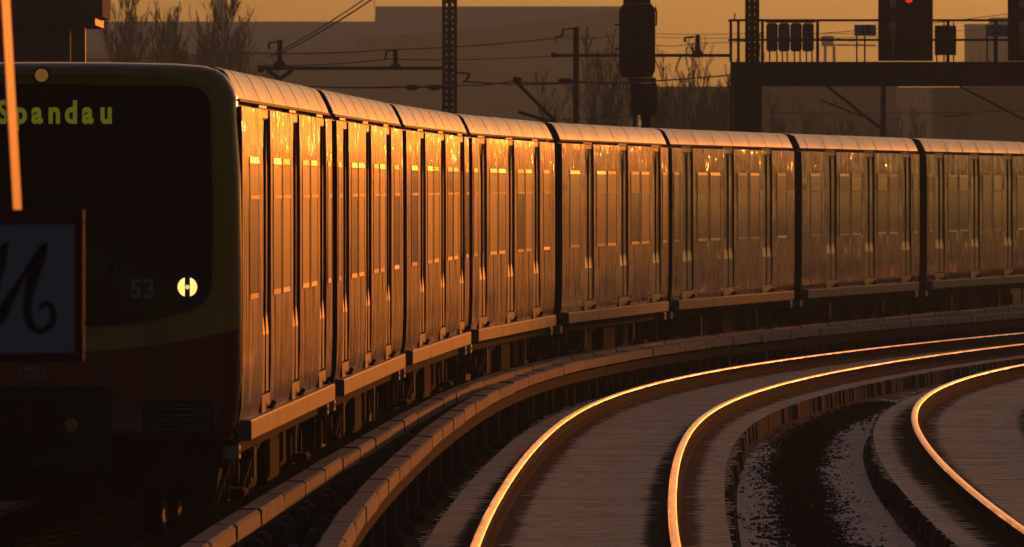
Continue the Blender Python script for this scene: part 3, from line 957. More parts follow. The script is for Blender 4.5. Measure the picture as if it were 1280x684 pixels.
# skirt, coupler and hoses below the front
sk = MB()
sk.extrude([(-1.36, 0.735), (1.36, 0.735), (1.30, 0.30), (-1.30, 0.30)], -0.22, 0.3)
sk.build('front_skirt', M['under'], c0)
cb = MB().bbox(-0.62, 0.52, -0.40, -0.02, 0.52, 1.17, 0.03)
cb = cb.build('coupler_recess', M['black'], c0)
ch = MB().bbox(-0.36, 0.12, -0.62, -0.41, 0.72, 1.05, 0.03)
ch.disc((-0.12, 0.86), 0.11, -0.70, -0.621, 20)
ch.bbox(-0.5, -0.38, -0.55, -0.41, 0.75, 1.0, 0.02)
cp = ch.build('coupler', M['under'], c0)
am = MB().disc((0.23, 0.875), 0.05, -0.43, -0.401, 16).build('reflector', M['amber_dim'], c0)
MB().tube([(-0.05, -0.5, 0.72), (-0.12, -0.55, 0.55), (-0.2, -0.5, 0.45)], 0.018, 6).build('hose', M['under'], c0)
gd = MB().tube([(1.40, -0.10, 0.58), (1.33, -0.9, 0.28), (1.28, -1.2, 0.12)], 0.022, 6)
gd.tube([(1.30, 0.6, 0.55), (1.40, -0.10, 0.58)], 0.022, 6)
gd.build('guard_rod', M['rail_rust'], c0)

# ------------------------------------------------------------------ weeds between the tracks
wd = MB()
rnd = random.Random(11)
s = -8.0
while s < 75:
    a = on_track(2, s, 1.34)[0]
    sb = float(np.interp(a.y, PATHS[3][1], SS))
    c = on_track(3, sb, -1.34)[0]
    wid = (c - a).length
    for q in range(130):
        t = min(0.98, max(0.02, rnd.gauss(0.45, 0.13)))
        t += 0.04 * math.sin(s * 0.31)
        if rnd.random() < 0.015: t = rnd.uniform(0.05, 0.95)
        p = a.lerp(c, t) + Vector((rnd.uniform(-.1, .1), rnd.uniform(-.3, .3), 0))
        h = rnd.uniform(0.008, 0.045) * (1.3 if abs(t - 0.45) < 0.15 else 0.7)
        w = rnd.uniform(0.012, 0.034)
        an = rnd.uniform(0, 6.28)
        dx, dy = w * math.cos(an), w * math.sin(an)
        z = -0.395
        wd.add([(p.x - dx, p.y - dy, z), (p.x + dy * .6, p.y - dx * .6, z), (p.x + dx, p.y + dy, z + h * .4), (p.x - dy * .5 + rnd.uniform(-.03, .03), p.y + dx * .5, z + h)],
               [(0, 1, 3), (1, 2, 3), (2, 0, 3)])
    s += 0.5
tag(wd.build('weeds', M['weed']), 'dark withered weeds growing in the frosted gravel between two tracks', 'weeds', kind='stuff')

# ------------------------------------------------------------------ hanging sign in front
Ys = 40.0
p0 = at(-88, 262, Ys); p1 = at(105, 452, Ys)
sg = thing('hanging_sign', 'square pale sign with dark red rim and curly letter, in front of the cab', 'sign', ((p0.x + p1.x) / 2, Ys, p1.z))
W = (p1.x - p0.x) / 2; Hh = p0.z - p1.z
rim = 0.030
MB().box(-W + rim, W - rim, -0.008, 0.008, rim, Hh - 0.048).build('sign_panel', M['sign_face'], sg)
rb = MB()
rb.bbox(-W, W, -0.02, 0.02, 0, rim, 0.004); rb.bbox(-W, W, -0.02, 0.02, Hh - 0.048, Hh, 0.004)
rb.bbox(-W, -W + rim, -0.0195, 0.0195, rim + .001, Hh - 0.0485, 0.004); rb.bbox(W - rim, W, -0.0195, 0.0195, rim + .001, Hh - 0.0485, 0.004)
rb.build('sign_rim', M['sign_rim'], sg)


def px2l(x, y):
    p = at(x, y, Ys)
    return (p.x - sg.location.x, p.z - sg.location.z)


# the letter as strokes with swelling width: main stem, diagonal and the curl (mirrored left half outside the frame)
lt = MB()


def stroke(pts, mi=0):
    q = [(*px2l(x, y), 1.35 * w * Ys / FPX) for x, y, w in pts]
    dense = []
    for i in range(len(q) - 1):
        for k in range(6):
            t = k / 6
            a_, b_, c_, d_ = q[max(i - 1, 0)], q[i], q[i + 1], q[min(i + 2, len(q) - 1)]
            dense.append(tuple(0.5 * (2 * b_[j] + (c_[j] - a_[j]) * t + (2 * a_[j] - 5 * b_[j] + 4 * c_[j] - d_[j]) * t * t + (-a_[j] + 3 * b_[j] - 3 * c_[j] + d_[j]) * t ** 3) for j in range(3)))
    dense.append(q[-1])
    v = []
    for i, (x, z, w) in enumerate(dense):
        a_, b_ = dense[max(i - 1, 0)], dense[min(i + 1, len(dense) - 1)]
        dx, dz = b_[0] - a_[0], b_[1] - a_[1]
        l = math.hypot(dx, dz) or 1
        nx_, nz_ = -dz / l * w / 2, dx / l * w / 2
        v += [(x + nx_, -0.0125, z + nz_), (x - nx_, -0.0125, z - nz_), (x + nx_, -0.0085, z + nz_), (x - nx_, -0.0085, z - nz_)]
    N = len(dense)
    f = []
    for i in range(N - 1):
        o = 4 * i
        f += [(o, o + 1, o + 5, o + 4), (o, o + 4, o + 6, o + 2), (o + 1, o + 3, o + 7, o + 5)]
    lt.add(v, f)


stroke([(60, 305, 2), (55, 309, 7), (48, 325, 12), (40, 350, 11), (34, 380, 8), (36, 400, 7), (44, 412, 6), (54, 413, 5), (64, 405, 6), (67, 392, 6), (62, 381, 5), (54, 380, 4), (50, 386, 4)])
stroke([(57, 307, 3), (44, 322, 4), (26, 350, 5), (10, 378, 9), (0, 398, 10), (-6, 408, 3)])
stroke([(12, 305, 2), (6, 309, 7), (0, 325, 12), (-6, 350, 11), (-8, 380, 8), (-7, 400, 4)])
stroke([(8, 307, 3), (-10, 325, 4), (-28, 352, 6), (-42, 378, 7), (-52, 400, 6), (-64, 408, 5), (-70, 398, 5), (-66, 390, 4)])
lt.build('sign_letter', material('sign_letter_dark', (0.03, 0.01, 0.012), 0.5), sg)
q0 = at(17, 264, Ys); q1 = at(1.5, -12, Ys)
dr = (q1 - q0).normalized()
top = q0 + dr * 1.25
loc = sg.location.copy()
def strap(a, b_):
    d_ = Vector((math.sin(R(3.6)), math.cos(R(3.6)), 0)) * 0.27; t_ = Vector((0.006, 0, 0))
    v = [a - t_, a, a + d_, a + d_ - t_, b_ - t_, b_, b_ + d_, b_ + d_ - t_]
    return MB().add(v, [(3, 2, 1, 0), (4, 5, 6, 7), (0, 1, 5, 4), (1, 2, 6, 5), (2, 3, 7, 6), (3, 0, 4, 7)]).build('hanger_strap', M['rod'], sg)


strap(q0 - loc, top - loc)
q2 = at(-64, 264, Ys)
strap(q2 - loc, Vector((q2.x + (top.x - q0.x), q2.y, top.z)) - loc)
sp = thing('sign_post', 'grey post with a cross arm carrying the hanging sign', 'post', (-2.42, Ys, -0.42))
MB().tube([(0, 0, 0), (0, 0, 4.4)], [0.07, 0.055], 12).build('pole', M['iron'], sp)
MB().box(-0.03, 0.82, -0.03, 0.03, top.z + 0.42 - 0.02, top.z + 0.42 + 0.05).build('arm', M['iron'], sp)

# ------------------------------------------------------------------ catenary mast, posts and wires behind the train
GZ = -0.42


def lattice_mast(name, label, x0, x1, Y, ztop, group=None):
    a = at(x0, 100, Y).x; b_ = at(x1, 100, Y).x
    c = (a + b_) / 2; h = (b_ - a) / 2
    t = thing(name, label, 'mast', (c, Y, GZ), 0, group)
    for sx in (-1, 1):
        for sy in (-1, 1):
            e = 0.105
            MB().box(min(sx * h, sx * (h - e)), max(sx * h, sx * (h - e)), min(sy * 0.2, sy * 0.13), max(sy * 0.2, sy * 0.13), 0, ztop - GZ).build('leg', M['iron'], t)
    MB().box(-0.065, 0.065, -0.11, 0.11, 0, ztop - GZ).build('core', M['iron'], t)
    z = 0.1; k = 0
    me_a = MB().bar((-h + 0.03, 0, 0), (h - 0.03, 0, 0.36), 0.085).mesh('lacing_bar', M['iron'])
    me_b = MB().bar((h - 0.03, 0, 0), (-h + 0.03, 0, 0.36), 0.085).mesh('lacing_bar', M['iron'])
    while z + 0.36 < ztop - GZ:
        for yy in (-0.17, 0.17):
            link('lacing_bar', me_a if (k % 2) == (yy > 0) else me_b, t, (0, yy, z))
        z += 0.36; k += 1
    return t


Ym = 330.0
mast = lattice_mast('lattice_mast', 'tall dark lattice mast carrying a long cross arm above the train', 552.5, 571.5, Ym, 11.0)
ml = mast.location.copy()


def rel(x, y, Y, base, dy=0.0):
    return at(x, y, Y) + Vector((0, dy, 0)) - base


def cross_arm(parent, base, pts, w, name='cross_arm', mat='iron', dy=-0.28):
    b = MB()
    for i in range(len(pts) - 1):
        b.bar(rel(*pts[i], Ym, base, dy), rel(*pts[i + 1], Ym, base, dy), w)
    return b.build(name, M[mat], parent)


def insulator_post(parent, base, x, y0, y1, r, Y=Ym, dy=-0.28):
    a = rel(x, y1, Y, base, dy); b_ = rel(x, y0, Y, base, dy)
    L = b_.z - a.z
    zs = [0, 0.18, 0.24, 0.3, 0.34, 0.95, 1.0]
    rr = [0.9, 2.1, 1.9, 1.1, 0.85, 0.85, 1.0]
    m_ = MB().tube([a + Vector((0, 0, L * t)) for t in zs], [r * q for q in rr], 8)
    return m_.build('insulator', M['iron'], parent)


cross_arm(mast, ml, [(325, 85.5), (556, 85.5)], 0.10)
cross_arm(mast, ml, [(326, 82), (326, 91)], 0.12, 'arm_end')
cross_arm(mast, ml, [(568, 91), (587, 92), (583, 101), (578, 104)], 0.055, 'wire_bracket')
cross_arm(mast, ml, [(420, 110), (556, 108.5)], 0.05, 'stay_tube')
insulator_post(mast, ml, 350, 50, 88, 0.095)
cross_arm(mast, ml, [(350, 52), (336, 54), (337, 62)], 0.05, 'wire_bracket', dy=-0.29)
cross_arm(mast, ml, [(335, 88), (350, 99), (366, 88)], 0.12, 'gusset', dy=-0.27)
insulator_post(mast, ml, 494.5, 62, 88, 0.085)
cross_arm(mast, ml, [(494, 63), (483, 64), (482, 74)], 0.045, 'wire_bracket', dy=-0.29)
for x in (515, 543):
    MB().tube([rel(x - 9, 109.5, Ym, ml, -0.30), rel(x - 4, 109.5, Ym, ml, -0.30), rel(x + 4, 109.5, Ym, ml, -0.30), rel(x + 9, 109.5, Ym, ml, -0.30)], [0.03, 0.09, 0.09, 0.03], 8).build('rod_insulator', M['iron'], mast)

pb = at(720, 150, Ym); pb.z = GZ
post = thing('catenary_post', 'plain dark catenary post with insulators left of the large signal', 'post', pb)
MB().tube([(0, 0, 0), (0, 0, at(720, 34, Ym).z - GZ)], [0.10, 0.085], 10).build('pole', M['iron'], post)
cross_arm(post, pb, [(690, 69.5), (912, 69.5)], 0.09, dy=-0.16)
cross_arm(post, pb, [(692, 66), (692, 72)], 0.11, 'arm_end', dy=-0.17)
cross_arm(post, pb, [(718, 36), (704, 37), (702, 46), (695, 47)], 0.05, 'wire_bracket', dy=-0.16)
cross_arm(post, pb, [(694, 53), (695, 46), (712, 44)], 0.03, 'jumper', dy=-0.2)
insulator_post(post, pb, 872, 44, 72, 0.085, dy=-0.16)
cross_arm(post, pb, [(868, 46), (856, 47), (856, 53)], 0.05, 'wire_bracket', dy=-0.18)
MB().tube([rel(x, 101, Ym, pb, -0.1) for x in (697, 702, 712, 717)], [0.03, 0.075, 0.075, 0.03], 8).build('rod_insulator', M['iron'], post)

Yc = 312.0
cb_ = at(692, 150, Yc); cb_.z = GZ
cl = thing('cantilever_post', 'leaning cantilever tubes rising behind the train roof left of the thin post', 'cantilever', cb_)
MB().tube([(0, 0, 0), (0, 0, at(692, 150, Yc).z - GZ)], 0.09, 10).build('pole', M['iron'], cl)
MB().tube([rel(643, 100, Yc, cb_), rel(692, 150, Yc, cb_)], 0.055, 8).build('tube', M['iron'], cl)
MB().tube([rel(648, 140, Yc, cb_), rel(690, 153, Yc, cb_)], 0.045, 8).build('tube', M['iron'], cl)
MB().tube([rel(641, 99, Yc, cb_), rel(652, 101, Yc, cb_)], 0.08, 8).build('clamp', M['iron'], cl)

WIRES = [
    ([(-30, 77, 300), (300, 66, 320), (480, 62.5, 329.5), (700, 47, 341), (770, 44, 350)], 'sagging wire across the hall facade ending at the plain post bracket', .022),
    ([(330, 82, 325), (484, 74, 329.6), (690, 70, 345)], 'wire running just above the long cross arm', .02),
    ([(380, 108, 320), (560, 106.5, 328), (640, 101.5, 332), (720, 101, 331), (800, 103, 330)], 'wire level with the lower stay of the lattice mast', .025),
    ([(580, 102, 329.5), (720, 103.5, 336), (912, 94, 350)], 'wire rising to the signal bridge column from the lattice mast', .03),
    ([(345, 70, 325), (470, -4, 300)], 'steep wire rising from the cross arm into the sky', .022),
    ([(335, 72, 326), (460, -4, 301)], 'lower of the two steep wires rising into the sky', .018),
    ([(815, 56, 330), (868, 54, 331), (1000, 44, 335), (1300, 12, 340)], 'thin wire crossing the sky behind the bridge railing', .014),
    ([(815, 42, 560), (960, 41, 560), (1150, 40, 560), (1330, 30, 560)], 'upper far wire beside the large signal', .02),
    ([(815, 46.5, 565), (960, 46, 565), (1110, 45.5, 565)], 'lower far wire beside the large signal', .02),
    ([(600, 150, 340), (770, 146, 345), (920, 141, 350), (1290, 138, 360)], 'low contact wire just above the far car roofs', .015),
]
for pts, lab, r in WIRES:
    w = MB()
    P3 = [at(*p) for p in pts]
    d = []
    for i in range(len(P3) - 1):
        for k in range(6):
            t = k / 6
            q = P3[i].lerp(P3[i + 1], t); q.z -= 0.25 * t * (1 - t)
            d.append(q)
    d.append(P3[-1])
    w.tube(d, r, 4)
    tag(w.build('overhead_wire', M['wire']), lab, 'wire', 'overhead wires')

# ------------------------------------------------------------------ large signal seen from behind
Yg = 262.0
sb = at(802, 150, Yg); sb.z = GZ
sig = thing('railway_signal', 'large black signal head seen from behind, between the two wire posts', 'signal', sb)


def px_prism(poly, Y, base, y0, y1, name, mat, parent):
    pr = [(at(x, y, Y).x - base.x, at(x, y, Y).z - base.z) for x, y in poly]
    return MB().extrude(pr[::-1], y0, y1).build(name, M[mat] if isinstance(mat, str) else mat, parent)


px_prism([(774, 12), (779, 5), (814, 5), (819, 12), (819, 88), (815, 97), (779, 97), (774, 88)], Yg, sb, -0.18, 0.28, 'signal_head', 'signal', sig)
px_prism([(779, 4.6), (779, -4), (813, -4), (813, 4.6)], Yg, sb, -0.12, 0.2, 'top_unit', 'signal', sig)
px_prism([(772.6, 30), (820.4, 30), (820.4, 31.6), (772.6, 31.6)], Yg, sb, -0.2, 0.3, 'head_rib', 'signal', sig)
px_prism([(796.5, 32), (801, 32), (801, 95), (796.5, 95)], Yg, sb, -0.20, -0.181, 'head_rib', 'signal', sig)
px_prism([(788, 104), (821, 104), (821, 144), (788, 144)], Yg, sb, -0.15, 0.25, 'lower_box', 'signal', sig)
px_prism([(785, 97.4), (820, 97.4), (820, 103.6), (785, 103.6)], Yg, sb, -0.1, 0.2, 'neck', 'cabinet', sig)
MB().tube([(0.1, 0.05, 0), (0.1, 0.05, at(802, 143, Yg).z - GZ)], 0.11, 12).build('mast', M['signal'], sig)
MB().tube([(-0.16, 0.05, 0), (-0.16, 0.05, at(802, 143, Yg).z - GZ)], 0.04, 8).build('conduit', M['signal'], sig)
lp = [rel(768 + 0, 60, Yg, sb), rel(768, 30, Yg, sb), rel(774, 30, Yg, sb)]
for y in (31, 61):
    MB().tube([rel(768, y, Yg, sb), rel(775, y, Yg, sb)], 0.022, 5).build('arm', M['signal'], sig)
MB().tube([rel(819, 8, Yg, sb), rel(820.5, 14, Yg, sb), rel(820.5, 32, Yg, sb)], 0.02, 5).build('hoop', M['signal'], sig)
MB().tube([rel(779, 103, Yg, sb), rel(779, 111, Yg, sb), rel(784, 114, Yg, sb), rel(788, 110, Yg, sb)], 0.015, 5).build('cable', M['signal'], sig)

# ------------------------------------------------------------------ signal bridge on the right
Yb = 300.0
gb = at(933, 150, Yb); gb.z = GZ
br = thing('signal_bridge', 'dark steel signal bridge with walkway railing over the far tracks', 'signal bridge', gb)


def gx_(x): return at(x, 0, Yb).x - gb.x


def gz_(y): return at(0, y, Yb).z - gb.z


MB().bbox(gx_(917), gx_(952), -0.35, 0.35, 0, gz_(108.2), 0.02).box(gx_(921), gx_(948), -0.37, -0.351, 0.2, gz_(109)).build('column', M['gantry'], br)
MB().bbox(gx_(1720), gx_(1755), -0.35, 0.35, 0, gz_(108.2), 0.02).build('column', M['gantry'], br)
MB().tube([(gx_(914.2), -0.2, 0), (gx_(914.2), -0.2, gz_(80))], 0.035, 6).build('conduit', M['gantry'], br)
b = MB()
b.box(gx_(913.5), gx_(1760), -0.55, 0.55, gz_(108), gz_(105.8)); b.box(gx_(913.5), gx_(1760), -0.55, 0.55, gz_(80), gz_(77.6))
b.box(gx_(914.5), gx_(1759), -0.50, 0.50, gz_(105.7), gz_(80.1))
b.build('girder', M['gantry'], br)
me = MB().box(-0.012, 0.012, -0.53, -0.501, gz_(105.6), gz_(80.2)).mesh('stiffener', M['gantry'])
for k in range(30):
    link('stiffener', me, br, (gx_(930 + 27 * k), 0, 0))
me = MB().tube([(0, 0, gz_(77.5)), (0, 0, gz_(25.5))], 0.028, 6).mesh('railing_post', M['gantry'])
for x in (913.5, 923, 953, 1022, 1185, 1245, 1300, 1360, 1420, 1480):
    for yy in (-0.52, 0.52):
        link('railing_post', me, br, (gx_(x), yy, 0))
for y in (25.5, 50):
    for yy in (-0.52, 0.52):
        MB().tube([(gx_(910.5), yy, gz_(y)), (gx_(1740), yy, gz_(y))], 0.024, 6).build('handrail', M['gantry'], br)
MB().tube([(gx_(917.5), -0.5, gz_(26)), (gx_(918), -0.5, gz_(18)), (gx_(919.5), -0.5, gz_(17))], 0.02, 5).build('hook', M['gantry'], br)

bm_ = lattice_mast('lattice_mast', 'lattice mast rising into the sky from the signal bridge column', 931.5, 949, Yb + 1.0, 11.0)

# cable terminal on legs
tb = at(987, 77.4, Yb)
tt = thing('cable_terminal', 'ribbed grey cabinet on thin legs standing on the bridge walkway', 'cabinet', tb)
for k in range(4):
    x0 = at(958 + 15 * k, 0, Yb).x - tb.x; x1 = at(958 + 15 * k + 14.2, 0, Yb).x - tb.x
    MB().bbox(x0, x1, -0.15, 0.15, at(0, 64.5, Yb).z - tb.z, at(0, 29, Yb).z - tb.z, 0.05).build('cabinet_box', M['cabinet'], tt)
MB().box(at(957, 0, Yb).x - tb.x, at(1019, 0, Yb).x - tb.x, -0.1, 0.1, at(0, 28.6, Yb).z - tb.z, at(0, 26.6, Yb).z - tb.z).build('top_bar', M['gantry'], tt)
me = MB().tube([(0, 0, 0), (0, 0, at(0, 64, Yb).z - tb.z)], 0.02, 5).mesh('leg', M['gantry'])
for x in (962, 971, 978, 984, 993, 1000, 1008, 1015):
    link('leg', me, tt, (at(x, 0, Yb).x - tb.x, 0, 0))


def plate(num, x0, x1, y0, y1, px, label):
    base = at((x0 + x1) / 2, 77.4, Yb - 0.6)
    t = thing('number_plate', label, 'sign', base)
    Yp = Yb - 0.6
    MB().box(at(x0, 0, Yp).x - base.x, at(x1, 0, Yp).x - base.x, -0.012, 0.012, at(0, y1, Yp).z - base.z, at(0, y0, Yp).z - base.z).build('plate', M['white'], t)
    for x in px:
        MB().tube([(at(x, 0, Yp).x - base.x, 0.035, -0.05), (at(x, 0, Yp).x - base.x, 0.035, at(0, y0, Yp).z - base.z)], 0.022, 6).build('leg', M['gantry'], t)
    c = at((x0 + x1) / 2, (y0 + y1) / 2, Yp) - base
    text_mesh(num, 0.30, 'numerals', M['print'], 0.001, 0.004, 1.0, t, (c.x, -0.014, c.z))


plate('18', 1068, 1095, 31, 45, (1071, 1081), 'white number plate on two legs between the ribbed cabinet and the red signal')
plate('20', 1232, 1260, 31, 46, (1234, 1243), 'white number plate on two legs nearest the right edge of the bridge')


def bridge_signal(x0, x1, label, lamp):
    Yp = Yb - 0.9
    base = at((x0 + x1) / 2, 77.2, Yp)
    t = thing('signal_screen', label, 'signal', base)
    MB().bbox(at(x0, 0, Yp).x - base.x, at(x1, 0, Yp).x - base.x, -0.06, 0.25, 0.02, at(0, -40, Yp).z - base.z, 0.02).build('screen', M['signal'], t)
    xs = at(x0 + 18, 0, Yp).x - base.x
    hw = 4 * Yp / FPX
    for ya, yb, mt in ((-8, 9, 'white'), (9, 28, 'red'), (28, 39, 'white')):
        MB().box(xs - hw, xs + hw, -0.085, -0.062, at(0, yb, Yp).z - base.z + 0.002, at(0, ya, Yp).z - base.z).build('mast_plate', M[mt], t)
    z0, z1 = at(0, 75, Yp).z - base.z, at(0, 39.5, Yp).z - base.z
    MB().extrude([(xs - hw, z1), (xs + hw, z1), (xs, z0)], -0.085, -0.062).build('mast_plate', M['yellow'], t)
    if lamp:
        c = at(x0 + 38, -1, Yp) - base
        MB().disc((c.x, c.z), 0.10, -0.10, -0.061, 20).build('lamp', M['red_lamp'], t)
    MB().box(at(x0 + 22, 0, Yp).x - base.x, at(x0 + 56, 0, Yp).x - base.x, -0.10, -0.061, at(0, 73, Yp).z - base.z, at(0, 70, Yp).z - base.z).build('bracket', M['gantry'], t)


bridge_signal(1098, 1166, 'black signal screen with a red light and striped plate, right of plate 18', True)
bridge_signal(1260, 1330, 'black signal screen with striped plate at the right edge beside plate 20', False)
jb = at(1181, 77.4, Yb)
j = thing('junction_box', 'small dark box on the bridge between the red signal and plate 20', 'cabinet', jb)
MB().bbox(at(1168.5, 0, Yb).x - jb.x, at(1195, 0, Yb).x - jb.x, -0.15, 0.12, at(0, 69, Yb).z - jb.z, at(0, 32, Yb).z - jb.z, 0.015).build('case', M['signal'], j)
for x in (1171, 1180, 1192):
    MB().tube([(at(x, 0, Yb).x - jb.x, 0, 0), (at(x, 0, Yb).x - jb.x, 0, at(0, 28 if x > 1175 else 69, Yb).z - jb.z)], 0.02, 5).build('leg', M['gantry'], j)
MB().box(at(1168, 0, Yb).x - jb.x, at(1196, 0, Yb).x - jb.x, -0.16, 0.13, at(0, 45.5, Yb).z - jb.z, at(0, 44.6, Yb).z - jb.z).build('trim', M['cabinet'], j)

# slim post and struts under the bridge
Yq = 345.0
q = at(1104, 150, Yq); q.z = GZ
t = thing('strut_post', 'slim dark post with slanting strut below the signal bridge', 'post', q)
MB().tube([(0, 0, 0), (0, 0, at(1104, 92, Yq).z - GZ)], 0.085, 8).build('pole', M['iron'], t)
MB().tube([rel(1034, 108, Yq, q), rel(1104, 163, Yq, q)], 0.05, 8).build('strut', M['iron'], t)
MB().tube([rel(1026, 125, Yq, q), rel(1078, 146, Yq, q)], 0.028, 6).build('strut', M['iron'], t)
q = at(1300, 150, Yq); q.z = GZ
t = thing('strut_post', 'post past the right edge whose slanting strut shows below the bridge', 'post', q)
MB().tube([(0, 0, 0), (0, 0, at(1300, 92, Yq).z - GZ)], 0.085, 8).build('pole', M['iron'], t)
MB().tube([rel(1200, 108, Yq, q), rel(1300, 160, Yq, q)], 0.035, 6).build('strut', M['iron'], t)
MB().tube([rel(1180, 146, Yq, q), rel(1216, 143, Yq, q), rel(1216, 139, Yq, q)], 0.02, 6).build('registration_arm', M['iron'], t)

# ------------------------------------------------------------------ cabin at the upper left
Yk = 238.0
kb = at(50, 150, Yk); kb.z = GZ
k_ = thing('control_cabin', 'dark clad cabin with louvred lower storey at the upper left behind the train', 'cabin', kb)
kx = lambda x: at(x, 0, Yk).x - kb.x
kz = lambda y: at(0, y, Yk).z - kb.z
MB().bbox(kx(-140), kx(119), 0.0, 5.0, kz(32.5), kz(-90), 0.02).build('upper_storey', M['cabin'], k_)
MB().extrude([(kx(119.2), kz(21)), (kx(128), kz(21)), (kx(127.5), kz(-85)), (kx(119.2), kz(-88))], 0.05, 4.9).build('end_panel', M['cabin_side'], k_)
for x in (-60, 0, 22, 58, 92):
    MB().box(kx(x), kx(x) + 0.015, -0.012, -0.001, kz(31.5), kz(-88)).build('cladding_joint', M['black'], k_)
MB().box(kx(-138), kx(86), 0.45, 4.8, 0, kz(32.6)).build('lower_storey', M['black'], k_)
me1 = None
for x0, x1 in ((-60, 14), (17, 52), (56, 87)):
    w = kx(x1) - kx(x0)
    me = MB().extrude([(0, 0), (0, 0.012), (0, 0.04)], 0, 0.01).mesh('x', M['louvre']) if False else None
    sm = MB()
    sm.add([(0, 0, 0), (w, 0, 0), (w, -0.05, -0.035), (0, -0.05, -0.035), (0, -0.05, -0.045), (w, -0.05, -0.045)], [(0, 1, 2, 3), (3, 2, 5, 4)])
    sme = sm.mesh('louvre_slat', M['louvre'])
    fr = MB().box(kx(x0) - 0.03, kx(x0), 0.36, 0.449, kz(80), kz(32.8)).build('louvre_frame', M['cabin'], k_)
    y = 34.5
    while y < 80:
        link('louvre_slat', sme, fr, (kx(x0), 0.445, kz(y)))
        y += 3.4
MB().bbox(kx(88), kx(106), 0.3, 0.6, 0, kz(32.7), 0.01).build('corner_post', M['green'], k_)

# ------------------------------------------------------------------ halls and far buildings
def block(name, label, cat, x0, x1, ytop, Y, depth, mat, roof=None, wins=None, mats=None):
    a = at(x0, ytop, Y); b_ = at(x1, ytop, Y)
    base = Vector(((a.x + b_.x) / 2, Y, GZ))
    t = thing(name, label, cat, base)
    hw = (b_.x - a.x) / 2; h = a.z - GZ
    MB().box(-hw, hw, 0, depth, 0, h - 0.3).build('wall', M[mat], t)
    MB().box(-hw - 0.15, hw + 0.15, -0.15, depth + 0.15, h - 0.3, h).build('roof', M[roof or mat], t)
    if wins:
        nx, nz, ww, wh = wins
        me = MB().box(-ww / 2, ww / 2, -0.05, 0.02, 0, wh).mesh('window', M['window_dark'])
        for i in range(nx):
            for k in range(nz):
                link('window', me, t, (-hw + 2 * hw * (i + 0.5) / nx, 0, h - 1.2 - wh - k * wh * 1.9))
    return t


def hall(label, x0, x1, ytop, yeave, Y, depth, seams):
    """a hall whose sloping metal roof faces the tracks"""
    a = at(x0, yeave, Y); b_ = at(x1, yeave, Y); top = at(x0, ytop, Y + depth * 0.5)
    base = Vector(((a.x + b_.x) / 2, Y, GZ))
    t = thing('railway_hall', label, 'hall', base)
    hw = (b_.x - a.x) / 2; ze = a.z - GZ; zt = top.z - GZ
    MB().box(-hw + 0.2, hw - 0.2, 0.3, depth, 0, ze - 0.2).build('wall', M['hall_dark'], t)
    rf = MB().extrude([(0, 0)] * 3, 0, 0) if False else MB()
    v = [(-hw, 0, ze), (hw, 0, ze), (hw, depth * 0.5, zt), (-hw, depth * 0.5, zt), (-hw, depth, ze), (hw, depth, ze),
         (-hw, 0, ze - 0.3), (hw, 0, ze - 0.3), (-hw, depth, ze - 0.3), (hw, depth, ze - 0.3)]
    rf.add(v, [(0, 1, 2, 3), (3, 2, 5, 4), (0, 6, 7, 1), (4, 5, 9, 8), (0, 3, 4, 8, 6), (1, 7, 9, 5, 2), (6, 8, 9, 7)])
    r_ = rf.build('roof', M['hall_roof'], t)
    sl = math.hypot(depth * 0.5, zt - ze)
    sm = MB().bar((0, 0, ze + 0.03), (0, depth * 0.5, zt + 0.03), 0.09).mesh('roof_seam', M['hall_roof'])
    n = seams
    for i in range(n):
        link('roof_seam', sm, r_, (-hw + 2 * hw * (i + 0.5) / n, 0, 0))
    return t


h1 = hall('long low hall with pale metal roof behind the bare trees on the left', 96, 476, 27, 63, 1760, 70, 60)
for k in range(14):
    x = -21.5 + k * 3.2
    MB().box(x, x + 1.7, 0.24, 0.31, 13.0, 18.0).build('window', M['window_dark'], h1)
h2 = hall('taller hall with pale metal roof behind the lattice mast', 466, 800, 8, 52, 1740, 74, 52)
# brown wing in front of the taller hall with a rising parapet
w0 = at(447, 48, 1690)
base = Vector((at(610, 0, 1690).x, 1690, GZ))
wg = thing('hall_wing', 'brown wing with rising parapet line in front of the taller hall', 'building', base)
pr = [(at(x, y, 1690).x - base.x, at(x, y, 1690).z - base.z) for x, y in ((447, 49), (560, 40), (660, 29), (779, 13))]
gl = 0.0
MB().extrude([(pr[0][0], gl), (pr[-1][0], gl)] + pr[::-1], 0, 14).build('wall', M['hall_wall'], wg)
MB().extrude([(x, z - 0.25) for x, z in pr] + [(x, z + 0.12) for x, z in pr][::-1], -0.12, 0.0 - 0.002).build('parapet', M['hall_wall'], wg)
MB().box(pr[0][0] + 4.5, pr[-1][0] - 3.0, -3.0, -0.13, 0, at(0, 88, 1690).z - GZ).build('annex', M['hall_dark'], wg)
MB().box(pr[0][0] - 14, pr[0][0] + 3.4, -4, -0.2, 0, at(0, 66, 1690).z - GZ).build('annex', M['hall_dark'], wg)
ap = at(468, 8, 1735)
an = thing('roof_aerial', 'thin aerial on the step of the hall roofs', 'aerial', ap)
MB().tube([(0, 0, -0.6), (0, 0, 1.2)], 0.05, 6).build('rod', M['iron'], an)

